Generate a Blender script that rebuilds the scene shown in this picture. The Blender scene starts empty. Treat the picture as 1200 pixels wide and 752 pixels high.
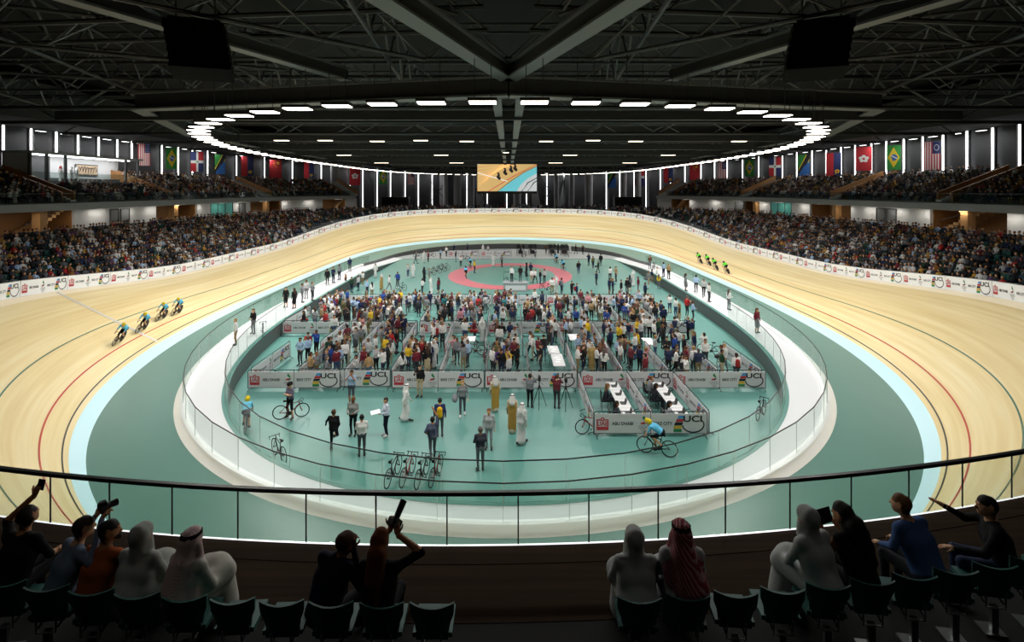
import bpy, math, random
import numpy as np
from mathutils import Vector, Matrix, Euler
R = random.Random(7)
S = bpy.context.scene
COL = S.collection
PI = math.pi

# ------------------------------------------------------------------ camera, world, exposure
F, HZ, CH = 600.0, 222.0, 11.1          # focal length in pixels, horizon row, eye height
cam_d = bpy.data.cameras.new('camera')
cam = bpy.data.objects.new('camera', cam_d); COL.objects.link(cam)
cam_d.sensor_width = 36.0; cam_d.lens = 36.0 * F / 1200
cam_d.shift_x = 4 / 1200; cam_d.shift_y = -(376 - HZ) / 1200
cam_d.clip_start = 0.1; cam_d.clip_end = 600
cam.location = (0, 0, CH); cam.rotation_euler = (PI / 2, 0, 0)
S.camera = cam
w = bpy.data.worlds.new('world'); S.world = w; w.use_nodes = True
w.node_tree.nodes['Background'].inputs[0].default_value = (0.55, 0.6, 0.62, 1)
w.node_tree.nodes['Background'].inputs[1].default_value = 0.02
S.view_settings.view_transform = 'Standard'; S.view_settings.look = 'None'
S.view_settings.exposure = 0.0; S.view_settings.gamma = 1.0
S.view_settings.use_curve_mapping = False
LAMP_W, BATTEN_W, SOFFIT_W, WALL_W, GALLERY_FILL_W = 135.0, 600.0, 28.0, 80.0, 14.0          # watts of each ring luminaire and each roof batten; last: added gallery fill

# ------------------------------------------------------------------ materials
def lin(c):
    if isinstance(c, str):
        c = c.lstrip('#'); c = tuple(int(c[i:i+2], 16) / 255 for i in (0, 2, 4))
    return tuple((x / 12.92 if x <= 0.04045 else ((x + 0.055) / 1.055) ** 2.4) for x in c) + (1.0,)
MATS = {}
def mat(name, col='#888888', rough=0.6, metal=0.0, emit=0.0, spec=0.5, noise=0.0, nscale=8.0, bump=0.0):
    if name in MATS: return MATS[name]
    m = bpy.data.materials.new(name); m.use_nodes = True
    nt = m.node_tree; b = nt.nodes['Principled BSDF']
    c = lin(col)
    b.inputs['Base Color'].default_value = c; b.inputs['Roughness'].default_value = rough
    b.inputs['Metallic'].default_value = metal; b.inputs['Specular IOR Level'].default_value = spec
    if emit:
        b.inputs['Emission Color'].default_value = c; b.inputs['Emission Strength'].default_value = emit
    if noise or bump:
        tc = nt.nodes.new('ShaderNodeTexCoord'); n = nt.nodes.new('ShaderNodeTexNoise')
        n.inputs['Scale'].default_value = nscale; n.inputs['Detail'].default_value = 4
        nt.links.new(tc.outputs['Object'], n.inputs['Vector'])
        if noise:
            mx = nt.nodes.new('ShaderNodeMix'); mx.data_type = 'RGBA'
            mx.inputs[6].default_value = tuple(x * (1 - noise) for x in c[:3]) + (1,)
            mx.inputs[7].default_value = tuple(min(1, x * (1 + noise)) for x in c[:3]) + (1,)
            nt.links.new(n.outputs['Fac'], mx.inputs[0]); nt.links.new(mx.outputs[2], b.inputs['Base Color'])
        if bump:
            bp = nt.nodes.new('ShaderNodeBump'); bp.inputs['Strength'].default_value = bump; bp.inputs['Distance'].default_value = 0.02
            nt.links.new(n.outputs['Fac'], bp.inputs['Height']); nt.links.new(bp.outputs[0], b.inputs['Normal'])
    MATS[name] = m; return m
def glass_mat(name, tint, fres=1.35, gloss=0.6):
    if name in MATS: return MATS[name]
    m = bpy.data.materials.new(name); m.use_nodes = True; nt = m.node_tree; nt.nodes.clear()
    o = nt.nodes.new('ShaderNodeOutputMaterial'); t = nt.nodes.new('ShaderNodeBsdfTransparent'); g = nt.nodes.new('ShaderNodeBsdfGlossy')
    x = nt.nodes.new('ShaderNodeMixShader'); f = nt.nodes.new('ShaderNodeFresnel'); f.inputs[0].default_value = fres
    mm = nt.nodes.new('ShaderNodeMath'); mm.operation = 'MULTIPLY'; mm.inputs[1].default_value = gloss
    t.inputs[0].default_value = lin(tint); g.inputs['Roughness'].default_value = 0.06
    nt.links.new(f.outputs[0], mm.inputs[0]); nt.links.new(mm.outputs[0], x.inputs[0])
    nt.links.new(t.outputs[0], x.inputs[1]); nt.links.new(g.outputs[0], x.inputs[2]); nt.links.new(x.outputs[0], o.inputs[0])
    MATS[name] = m; return m
def wood_mat(name, c1, c2, c3, su, sv, rough=0.4, bands=0.35, spec=0.35):
    """planks laid lengthwise: u runs along the boards (metres), v across them"""
    m = bpy.data.materials.new(name); m.use_nodes = True; nt = m.node_tree; b = nt.nodes['Principled BSDF']
    uv = nt.nodes.new('ShaderNodeUVMap'); uv.uv_map = 'UVMap'
    def nz(sx, sy, det, sc=1.0):
        mp = nt.nodes.new('ShaderNodeMapping'); mp.inputs['Scale'].default_value = (sx, sy, 1)
        n = nt.nodes.new('ShaderNodeTexNoise'); n.inputs['Scale'].default_value = sc; n.inputs['Detail'].default_value = det
        nt.links.new(uv.outputs[0], mp.inputs[0]); nt.links.new(mp.outputs[0], n.inputs['Vector']); return n
    a = nz(su, sv, 3); bn = nz(su * 0.18, sv * 0.16, 2)
    r = nt.nodes.new('ShaderNodeValToRGB'); e = r.color_ramp.elements
    e[0].position = 0.3; e[0].color = lin(c1); e[1].position = 0.7; e[1].color = lin(c3)
    k = e.new(0.5); k.color = lin(c2)
    mx = nt.nodes.new('ShaderNodeMix'); mx.data_type = 'FLOAT'; mx.inputs[0].default_value = bands
    nt.links.new(a.outputs['Fac'], mx.inputs[2]); nt.links.new(bn.outputs['Fac'], mx.inputs[3])
    nt.links.new(mx.outputs[0], r.inputs[0]); nt.links.new(r.outputs[0], b.inputs['Base Color'])
    b.inputs['Roughness'].default_value = rough; b.inputs['Specular IOR Level'].default_value = spec
    MATS[name] = m; return m

# ------------------------------------------------------------------ mesh helpers
class MB:
    """collects shapes into one mesh; each shape carries a material index"""
    def __init__(s): s.v = []; s.f = []; s.m = []; s.uv = None
    def add(s, vs, fs, m=0):
        o = len(s.v); s.v.extend([tuple(x) for x in vs]); s.f.extend([tuple(i + o for i in q) for q in fs]); s.m.extend([m] * len(fs)); return s
    def box(s, c, d, m=0, rot=None):
        x, y, z = d[0] / 2, d[1] / 2, d[2] / 2
        vs = [Vector(p) for p in ((-x,-y,-z),(x,-y,-z),(x,y,-z),(-x,y,-z),(-x,-y,z),(x,-y,z),(x,y,z),(-x,y,z))]
        if rot is not None: vs = [rot @ p for p in vs]
        c = Vector(c)
        return s.add([p + c for p in vs], [(0,3,2,1),(4,5,6,7),(0,1,5,4),(1,2,6,5),(2,3,7,6),(3,0,4,7)], m)
    def bar(s, a, b, wd, ht, m=0, up=(0, 0, 1)):
        a, b = Vector(a), Vector(b); t = (b - a); L = t.length
        if L < 1e-6: return s
        t /= L; u = Vector(up)
        if abs(t.dot(u)) > 0.98: u = Vector((1, 0, 0))
        x = t.cross(u).normalized(); z = x.cross(t)
        return s.box((a + b) / 2, (wd, L, ht), m, Matrix((x, t, z)).transposed())
    def tube(s, pts, r, n=6, m=0, closed=False, cap=True):
        pts = [Vector(p) for p in pts]; K = len(pts); rr = r if isinstance(r, (list, tuple)) else [r] * K
        rings = []; px = None
        for i, p in enumerate(pts):
            if closed: t = pts[(i + 1) % K] - pts[i - 1]
            else: t = pts[min(i + 1, K - 1)] - pts[max(i - 1, 0)]
            if t.length < 1e-9: t = Vector((0, 0, 1))
            t.normalize()
            if px is None:
                u = Vector((0, 0, 1)) if abs(t.z) < 0.95 else Vector((1, 0, 0)); px = t.cross(u).normalized()
            else:
                px = (px - t * px.dot(t))
                px = px.normalized() if px.length > 1e-6 else t.orthogonal().normalized()
            py = t.cross(px)
            rings.append([p + (px * math.cos(2 * PI * j / n) + py * math.sin(2 * PI * j / n)) * rr[i] for j in range(n)])
        vs = [q for g in rings for q in g]; fs = []
        for i in range(K if closed else K - 1):
            a, b = i * n, ((i + 1) % K) * n
            for j in range(n): fs.append((a + j, a + (j + 1) % n, b + (j + 1) % n, b + j))
        if not closed and cap: fs.append(tuple(range(n - 1, -1, -1))); fs.append(tuple((K - 1) * n + j for j in range(n)))
        return s.add(vs, fs, m)
    def cyl(s, c, r, h, n=12, m=0, r2=None):
        r2 = r if r2 is None else r2; c = Vector(c)
        return s.tube([c, c + Vector((0, 0, h))], [r, r2], n, m)
    def ball(s, c, r, n=8, k=6, m=0):
        c = Vector(c); r = r if isinstance(r, (list, tuple)) else (r, r, r)
        vs = [c + Vector((0, 0, -r[2]))]
        for i in range(1, k):
            a = -PI / 2 + PI * i / k
            for j in range(n):
                b = 2 * PI * j / n; vs.append(c + Vector((r[0] * math.cos(a) * math.cos(b), r[1] * math.cos(a) * math.sin(b), r[2] * math.sin(a))))
        vs.append(c + Vector((0, 0, r[2]))); fs = []
        for j in range(n): fs.append((0, 1 + (j + 1) % n, 1 + j))
        for i in range(k - 2):
            for j in range(n): fs.append((1 + i*n + j, 1 + i*n + (j+1) % n, 1 + (i+1)*n + (j+1) % n, 1 + (i+1)*n + j))
        o = 1 + (k - 2) * n
        for j in range(n): fs.append((o + j, o + (j + 1) % n, len(vs) - 1))
        return s.add(vs, fs, m)
    def poly(s, pts, m=0): return s.add(pts, [tuple(range(len(pts)))], m)
    def prism(s, pts, z0, z1, m=0):
        n = len(pts); vs = [(p[0], p[1], z0) for p in pts] + [(p[0], p[1], z1) for p in pts]
        fs = [tuple(range(n - 1, -1, -1)), tuple(range(n, 2 * n))] + [(i, (i + 1) % n, n + (i + 1) % n, n + i) for i in range(n)]
        return s.add(vs, fs, m)
    def mesh(s, name, mats, smooth=False):
        me = bpy.data.meshes.new(name); me.from_pydata([tuple(v) for v in s.v], [], s.f)
        for x in (mats if isinstance(mats, (list, tuple)) else [mats]): me.materials.append(x)
        if any(s.m): me.polygons.foreach_set('material_index', s.m)
        if smooth: me.polygons.foreach_set('use_smooth', [True] * len(me.polygons))
        if s.uv is not None:
            l = me.uv_layers.new(name='UVMap'); idx = np.empty(len(me.loops), dtype=np.int32); me.loops.foreach_get('vertex_index', idx)
            l.data.foreach_set('uv', np.asarray(s.uv, dtype=np.float32)[idx].ravel())
        me.update(); return me
    def obj(s, name, mats, parent=None, smooth=False): return link(name, s.mesh(name, mats, smooth), parent)
def link(name, me, parent=None, loc=None, rz=None, mw=None):
    o = bpy.data.objects.new(name, me); COL.objects.link(o)
    if parent is not None: o.parent = parent
    if loc is not None: o.location = loc
    if rz is not None: o.rotation_euler = (0, 0, rz)
    if mw is not None: o.matrix_world = mw
    return o
def tag(o, label, cat, group=None):
    o['label'] = label; o['category'] = cat
    if group: o['group'] = group
    return o
def thing(name, label, cat, loc=(0, 0, 0), rz=0.0, group=None):
    o = bpy.data.objects.new(name, None); COL.objects.link(o); o.location = loc; o.rotation_euler = (0, 0, rz)
    o.empty_display_size = 0.2
    return tag(o, label, cat, group)
def struct(o, label=None):
    o['kind'] = 'structure'
    if label: o['label'] = label
    return o
def copy_tree(o, parent=None):
    c = o.copy(); COL.objects.link(c); c.parent = parent
    for ch in list(o.children): copy_tree(ch, c)
    return c
def gx(x, y, z=0.0):
    """ground point at height z seen at column x, row y of the photograph"""
    D = F * (CH - z) / (y - HZ); return ((x - 596) * D / F, D)

# ------------------------------------------------------------------ the oval's plan
def superoval(a, b, cx, cd, n, m, N=2400):
    t = np.linspace(0, 2 * PI, N, endpoint=False) - PI / 2; c, s = np.cos(t), np.sin(t); r = np.ones(N)
    for _ in range(50):
        A = abs(r * c) ** n; B = abs(r * s) ** m; r = r - (A + B - 1) / ((n * A + m * B) / r)
    return np.stack([cx + a * r * c, cd + b * r * s], 1)
def resample(P, N):
    Q = np.vstack([P, P[:1]]); d = np.r_[0, np.cumsum(np.hypot(*np.diff(Q, axis=0).T))]
    t = np.linspace(0, d[-1], N, endpoint=False)
    return np.stack([np.interp(t, d, Q[:, 0]), np.interp(t, d, Q[:, 1])], 1), d[-1]
class Oval:
    def __init__(s, par, N=500, sig=2.0):
        P, L = resample(superoval(*par), N)
        k = np.fft.fftfreq(N, L / N) * 2 * PI; g = np.exp(-0.5 * (k * sig) ** 2)[:, None]
        P = np.real(np.fft.ifft(np.fft.fft(P, axis=0) * g, axis=0)); s.P, s.L = resample(P, N)
        T = np.roll(s.P, -1, 0) - np.roll(s.P, 1, 0); T /= np.linalg.norm(T, axis=1)[:, None]
        s.T = T; s.Nn = np.stack([T[:, 1], -T[:, 0]], 1); s.N = N
        s.s = np.arange(N) * s.L / N
    def at(s, q):
        """point, tangent, outward normal at arc length q (anticlockwise from the near end)"""
        x = (q % s.L) / s.L * s.N; i = int(x); f = x - i; j = (i + 1) % s.N; i %= s.N
        lerp = lambda A: A[i] * (1 - f) + A[j] * f
        t = lerp(s.T); t = t / np.linalg.norm(t); return lerp(s.P), t, np.array([t[1], -t[0]])
    def off(s, d): return s.P + s.Nn * (np.asarray(d)[:, None] if np.ndim(d) else d)
BASE = Oval((25.097, 50.617, -0.146, 61.776, 1.681, 3.867), sig=1.2)
DOUT = Oval((19.969, 44.0, -0.162, 59.014, 1.909, 4.108))
INNR = Oval((17.533, 42.0, -0.158, 58.515, 2.095, 3.993))
ZB, WT = 0.6, 7.3
def sstep(a, b, x):
    t = np.clip((x - a) / (b - a), 0, 1); return t * t * (3 - 2 * t)
def bank_u(D): return sstep(0.15, 0.93, np.abs(D - 61.8) / 50.6)
def bank(D): return np.radians(17 + 29 * bank_u(D))
def apron_z(D): return ZB - 0.05 - 0.33 * bank_u(D)
def sweep(mb, pts, nrm, prof, closed=True, m=0, uvlen=None):
    """pts (N,2), prof(i) -> list of (offset, z); faces run along the curve"""
    N = len(pts); rows = [prof(i) for i in range(N)]; K = len(rows[0]); o = len(mb.v)
    d = np.r_[0, np.cumsum(np.linalg.norm(np.diff(pts, axis=0), axis=1))]
    uv = []
    for i in range(N):
        v = 0.0; q = None
        for (of, z) in rows[i]:
            if q is not None: v += math.hypot(of - q[0], z - q[1])
            q = (of, z); mb.v.append((pts[i][0] + nrm[i][0] * of, pts[i][1] + nrm[i][1] * of, z)); uv.append((d[i], v))
    for i in range(N if closed else N - 1):
        a, b = o + i * K, o + ((i + 1) % N) * K
        for k in range(K - 1): mb.f.append((a + k, a + k + 1, b + k + 1, b + k)); mb.m.append(m)
    mb.uv = (mb.uv or []) + uv
    return mb
def run(ov, lo, hi, pad=1):
    """indices of the stretch of an oval where the test lo<=s<=hi holds"""
    return [i for i in range(ov.N) if lo <= ov.s[i] <= hi]
# ------------------------------------------------------------------ floors, track, deck
m_wood = wood_mat('track_pine', '#d3b980', '#e3cf9b', '#eee2bc', 0.10, 3.2, 0.38, 0.45)
m_teal = mat('teal_floor', '#578c84', 0.32, noise=0.06, nscale=0.6)
m_apron = mat('teal_apron', '#618a81', 0.36, noise=0.05, nscale=0.5)
m_white = mat('deck_white', '#d3d5d8', 0.4)
m_kerb = mat('kerb_white', '#f8f9fa', 0.35)
m_blue = mat('pale_blue', '#c4e9f2', 0.4)
m_dwall = mat('dark_wall', '#4a4d4d', 0.5)
m_grey = mat('grey_floor', '#9aa0a0', 0.5)
m_pink = mat('pink_lane', '#bd6670', 0.45)
m_conc = mat('concrete', '#7d7f80', 0.8, noise=0.1)
m_cdark = mat('concrete_dark', '#4b4d4e', 0.8, noise=0.1)

# ground slab of the whole hall, a little below everything
g = MB(); g.poly([(-75, -14, -1.6), (75, -14, -1.6), (75, 175, -1.6), (-75, 175, -1.6)])
struct(g.obj('floor', m_cdark))

# infield: everything inside the deck's inner edge up to the straight far side at D = 82
FAR = 82.0
inn = [p for p in INNR.P if p[1] < FAR]
xs = [p[0] for p in INNR.P if abs(p[1] - FAR) < 1.2]
inn_pts = [(p[0], p[1], 0.0) for p in inn]
# INNR starts at the near end (s = 0) and runs anticlockwise: right side first
rt = [p for p in inn if p[0] > 0]; lf = [p for p in inn if p[0] <= 0]
rt.sort(key=lambda p: math.atan2(p[1] - 50, p[0])); lf.sort(key=lambda p: math.atan2(p[1] - 50, p[0]) % (2 * PI))
ring = [p for p in rt] + [p for p in lf]
inf = MB(); inf.poly([(p[0], p[1], 0.0) for p in ring])
infield = struct(inf.obj('infield_floor', m_teal), 'teal infield floor inside the white deck')
# pink lane painted on the infield: a thin slab of its own
pk = MB(); K = 72
for i in range(K):
    a0, a1 = 2 * PI * i / K, 2 * PI * (i + 1) / K
    q = [(0.2 + ax * math.cos(a), 66.8 + ay * math.sin(a), 0.012) for a, ax, ay in ((a0, 8.0, 10.2), (a1, 8.0, 10.2), (a1, 5.8, 7.8), (a0, 5.8, 7.8))]
    pk.poly(q)
pk.obj('warmup_lane', m_pink, infield)
# far grey floor, sloping down to the tunnel wall
ff = MB(); fp = [p for p in DOUT.P if p[1] > FAR]
fp.sort(key=lambda p: math.atan2(p[1] - FAR, p[0]))
fz = lambda D: -0.8 * max(0, (D - FAR) / (103 - FAR))
row0 = [(p[0] * 0.98, p[1], fz(p[1])) for p in fp]
cx = [(p[0], FAR, 0.0) for p in fp]
for i in range(len(fp) - 1): ff.poly([cx[i], row0[i], row0[i + 1], cx[i + 1]])
struct(ff.obj('service_floor', m_grey), 'grey service floor at the far end of the infield')

# deck between the two ovals for D < FAR; sloping down towards the far end
def deck_z(D): return 1.0 - 1.0 * float(sstep(60, FAR, D))
M = 520
def by_angle(ov):
    P, _ = resample(ov.P, M); return P
A, B = by_angle(INNR), by_angle(DOUT)
dk = MB(); dw = MB(); st = MB(); ko = MB(); fw = MB()
for i in range(M):
    j = (i + 1) % M
    if A[i][1] > FAR or A[j][1] > FAR: continue
    za, zb_ = deck_z(A[i][1]), deck_z(A[j][1])
    ia = np.array([A[i][0], A[i][1]]); ja = np.array([A[j][0], A[j][1]])
    # nearest points on the outer oval
    bi = B[np.argmin(((B - ia) ** 2).sum(1))]; bj = B[np.argmin(((B - ja) ** 2).sum(1))]
    bi, bj = B[i], B[j]
    na = (ia - bi) / np.linalg.norm(ia - bi); nb = (ja - bj) / np.linalg.norm(ja - bj)
    s0, s1 = ia - na * 0.28, ja - nb * 0.28
    dk.poly([(s0[0], s0[1], za), (bi[0], bi[1], za), (bj[0], bj[1], zb_), (s1[0], s1[1], zb_)])
    st.poly([(ia[0], ia[1], za + .004), (s0[0], s0[1], za + .004), (s1[0], s1[1], zb_ + .004), (ja[0], ja[1], zb_ + .004)])
    if za > 0.03:
        dw.poly([(ia[0], ia[1], 0), (ia[0], ia[1], za + .004), (ja[0], ja[1], zb_ + .004), (ja[0], ja[1], 0)])
deck = struct(dk.obj('walkway_deck', m_white), 'white curved walkway deck around the infield')
struct(st.obj('trim_1', m_teal), 'teal edge strip of the walkway')
struct(dw.obj('wall_infield', m_dwall), 'dark grey wall below the walkway edge')
# kerb and outer face along the outer edge
def apron_in(D):
    t = float(sstep(62, 78, D)); return 0.98 * (1 - t) + float(apron_z(D)) * t
def kerb_prof(i):
    D = DOUT.P[i][1]; t = float(sstep(62, 78, D)); z = apron_in(D); dz = deck_z(D)
    top = (1.16 * (1 - t) + (z + 0.02) * t)
    return [(-0.34, min(dz, fz(D) if D > FAR else dz) - 0.02), (-0.34, top - .06), (-0.28, top), (-0.04, top), (0.0, top - .03), (0.24, z - 0.07)]
kb = sweep(MB(), DOUT.P, DOUT.Nn, kerb_prof); kb.uv = None
kf = []
for i in range(DOUT.N):
    D = DOUT.P[i][1]; kf += [0 if D < 70 else 1] * 5
kb.m = kf
struct(kb.obj('walkway_kerb', [m_kerb, m_dwall]), 'white kerb along the outer edge of the walkway')

# apron, blue band, track and its lines
NB = BASE.N
bw_ = lambda D: .98 - .5 * float(bank_u(D)) ** 2 * (1.0 if D < 62 else .2)
ap = MB(); Bq = BASE.off([-bw_(D) for D in BASE.P[:, 1]]); Dq, _ = resample(DOUT.P, NB)
for i in range(NB):
    j = (i + 1) % NB
    pi, pj = Dq[i], Dq[j]
    ap.poly([(pi[0], pi[1], apron_in(pi[1])), (Bq[i][0], Bq[i][1], apron_z(BASE.P[i][1])), (Bq[j][0], Bq[j][1], apron_z(BASE.P[j][1])), (pj[0], pj[1], apron_in(pj[1]))])
struct(ap.obj('apron', m_apron, smooth=True), 'teal flat apron between the walkway and the track')
bl = sweep(MB(), BASE.P, BASE.Nn, lambda i: [(-bw_(BASE.P[i][1]), float(apron_z(BASE.P[i][1]))), (0.0, ZB)]); bl.uv = None
struct(bl.obj('blue_band', m_blue, smooth=True), 'pale blue band along the foot of the track')
def tprof(ts, dz=0.0):
    def f(i):
        b = float(bank(BASE.P[i][1])); c, s = math.cos(b), math.sin(b)
        return [(t * c - dz * s, ZB + t * s + dz * c) for t in ts]
    return f
tr = sweep(MB(), BASE.P, BASE.Nn, tprof([0, .6, 1.5, 2.5, 3.5, 4.5, 5.5, 6.5, WT]))
track = struct(tr.obj('cycling_track', m_wood, smooth=True), 'banked pale wood cycling track')
for nm, t, wd, c in (('black_line', 0.27, 0.034, '#2a2622'), ('red_line', 1.18, 0.036, '#b8281c'), ('green_line', 3.1, 0.032, '#2f6a58')):
    l = sweep(MB(), BASE.P, BASE.Nn, tprof([t - wd, t + wd], 0.012)); l.uv = None
    l.obj(nm, mat(nm, c, 0.4), track)
# pale band at the foot of the boards and thin bright seams
for t, wd in ((7.05, 0.22),):
    l = sweep(MB(), BASE.P, BASE.Nn, tprof([t - wd, t + wd], 0.010)); l.uv = None
    l.obj('top_band', mat('cream_band', '#f0e2c4', 0.45), track)
def on_track(q, t, dz=0.0):
    p, tg, n = BASE.at(q); b = float(bank(p[1])); c, s = math.cos(b), math.sin(b)
    up = Vector((-n[0] * s, -n[1] * s, c))
    return Vector((p[0] + n[0] * t * c, p[1] + n[1] * t * c, ZB + t * s)) + up * dz, Vector((tg[0], tg[1], 0)), up
# grey finish line across the track on the left
qf = min(np.arange(0, BASE.L, 0.25), key=lambda q: abs(BASE.at(q)[0][1] - 35.2) + (50 if BASE.at(q)[0][0] > 0 else 0))
fl = MB()
for k in range(14):
    t0, t1 = 0.15 + k * 0.5, 0.15 + (k + 1) * 0.5
    fl.poly([on_track(qf - .14, t0, .016)[0], on_track(qf - .14, t1, .016)[0], on_track(qf + .14, t1, .016)[0], on_track(qf + .14, t0, .016)[0]])
fl.obj('finish_line', mat('finish_grey', '#c9c5bd', 0.5), track)
# back of the track: a dark skirt from the upper edge to the ground
sk = sweep(MB(), BASE.P, BASE.Nn, lambda i: [(WT * math.cos(bank(BASE.P[i][1])) + .02, ZB + WT * math.sin(bank(BASE.P[i][1]))), (WT * math.cos(bank(BASE.P[i][1])) + .05, -1.5)]); sk.uv = None
sk.obj('skirt', m_cdark, track)
# ------------------------------------------------------------------ stands
m_step = mat('stand_step', '#6e7173', 0.85, noise=0.1)
m_slab = mat('slab_grey', '#a4a6a8', 0.7)
m_brown = mat('brown_wood_panel', '#a0703f', 0.6, noise=0.12, nscale=2)
m_perf = mat('white_panel', '#d4d5d6', 0.6)
m_door = mat('door_grey', '#6d7072', 0.6)
m_wall = mat('hall_wall', '#3c3d40', 0.75, noise=0.05, nscale=0.4)
m_led = mat('led_white', '#ffffff', 0.5, emit=3.2)
m_win = mat('window_teal_lit', '#4c8f85', 0.3, emit=0.25)
m_stair = mat('stair_white', '#c9cbcc', 0.7)
NR, RO0, RD, RZ0, RH = 13, 8.1, 0.86, 2.35, 0.33
def side_s(side, D):
    q = np.arange(0, BASE.L, 0.2); P = np.array([BASE.at(x)[0] for x in q]); ok = (P[:, 0] * side > 0)
    d = np.where(ok, abs(P[:, 1] - D), 1e9); return float(q[d.argmin()])
QS = np.arange(0, BASE.L, 0.1); QP = np.array([np.r_[BASE.at(x)[0], BASE.at(x)[2]] for x in QS])
def hit(off, x):
    """arc length where the curve at this offset is seen at image column x (far crossing on that side)"""
    P = QP[:, :2] + QP[:, 2:] * off; k = (x - 596) / F
    ok = (P[:, 1] > 18) & ((P[:, 0] < 0) if x < 596 else (P[:, 0] > 0))
    e = np.where(ok, abs(P[:, 0] - k * P[:, 1]) / np.maximum(P[:, 1], 1), 1e9); return float(QS[e.argmin()])
def opt(q, off, z=0.0):
    p, t, n = BASE.at(q); return Vector((p[0] + n[0] * off, p[1] + n[1] * off, z))
def arc_range(s0, s1, step=1.0):
    n = max(2, int(abs(s1 - s0) / step) + 1); return np.linspace(s0, s1, n)
def arcbox(mb, s0, s1, o0, o1, z0, z1, m=0, step=1.5):
    ss = arc_range(s0, s1, step)
    for a, b in zip(ss[:-1], ss[1:]):
        p = [opt(a, o0), opt(b, o0), opt(b, o1), opt(a, o1)]
        mb.prism([(q.x, q.y) for q in p], z0, z1, m)
    return mb
SR0, SR1 = side_s(1, 17.0), side_s(-1, 17.0)       # right near end ... left near end (anticlockwise)
# stepped lower stand
pr = [(6.2, -1.0), (RO0 - 0.5, RZ0 - 0.2)]
for k in range(NR): pr += [(RO0 - 0.45 + k * RD, RZ0 + k * RH), (RO0 - 0.45 + (k + 1) * RD, RZ0 + k * RH)]
pr[0] = (RO0 - 0.5, -1.5)
pr += [(20.6, RZ0 + (NR - 1) * RH)]
ss = arc_range(SR0, SR1, 0.8)
P = np.array([BASE.at(q)[0] for q in ss]); Nn = np.array([BASE.at(q)[2] for q in ss])
ls = sweep(MB(), P, Nn, lambda i: pr, closed=False); ls.uv = None
struct(ls.obj('lower_stand', m_step), 'stepped lower stand behind the track boards')
# balcony slabs and upper stands
TH = 9.05; TT = 9.75
SLAB = {'left': (hit(18.4, 417), SR1), 'right': (SR0, hit(18.4, 769))}
URO, URD, URZ, URH, UN = 19.1, 0.88, 9.85, 0.36, 8
upr = [(URO - .5, TT), (URO - .5, URZ)]
for k in range(UN): upr += [(URO - 0.45 + k * URD, URZ + k * URH), (URO - 0.45 + (k + 1) * URD, URZ + k * URH)]
upr += [(28.0, URZ + (UN - 1) * URH)]
for nm, (a, b) in SLAB.items():
    s_ = arcbox(MB(), a, b, 18.4, 28.0, TH, TT)
    struct(s_.obj('balcony_slab', m_slab), 'grey concrete balcony slab of the %s upper stand' % nm)
    ss = arc_range(a, b, 0.8); P = np.array([BASE.at(q)[0] for q in ss]); Nn = np.array([BASE.at(q)[2] for q in ss])
    u = sweep(MB(), P, Nn, lambda i: upr, closed=False); u.uv = None
    e = a if nm == 'left' else b                       # closed end of the stand
    ep = [opt(e, o, z) for o, z in upr] + [opt(e, 28.0, TT)]
    u.poly(ep)
    struct(u.obj('upper_stand', m_step), 'stepped upper stand on the %s balcony' % nm)
    g = MB(); rr = MB()
    for q0 in np.arange(a + .1, b - 2.1, 2.0):
        p0, p1 = opt(q0, 18.5), opt(q0 + 1.96, 18.5); g.bar(p0 + Vector((0, 0, TT + .45)), p1 + Vector((0, 0, TT + .45)), 0.02, 0.9)
    fe = thing('balustrade', 'glass balustrade along the front of the %s balcony' % nm, 'balustrade', tuple(opt((a + b) / 2, 18.5, TT)))
    fe.location = (0, 0, 0)
    g.obj('glass', glass_mat('rail_glass_clear', '#eef3f2', 1.2, .2), fe)
    rr.tube([opt(q, 18.5, TT + .93) for q in arc_range(a, b, 1.5)], 0.03, 5); rr.obj('handrail', mat('rail_dark', '#2b2d2e', 0.4, 0.6), fe)

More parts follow.
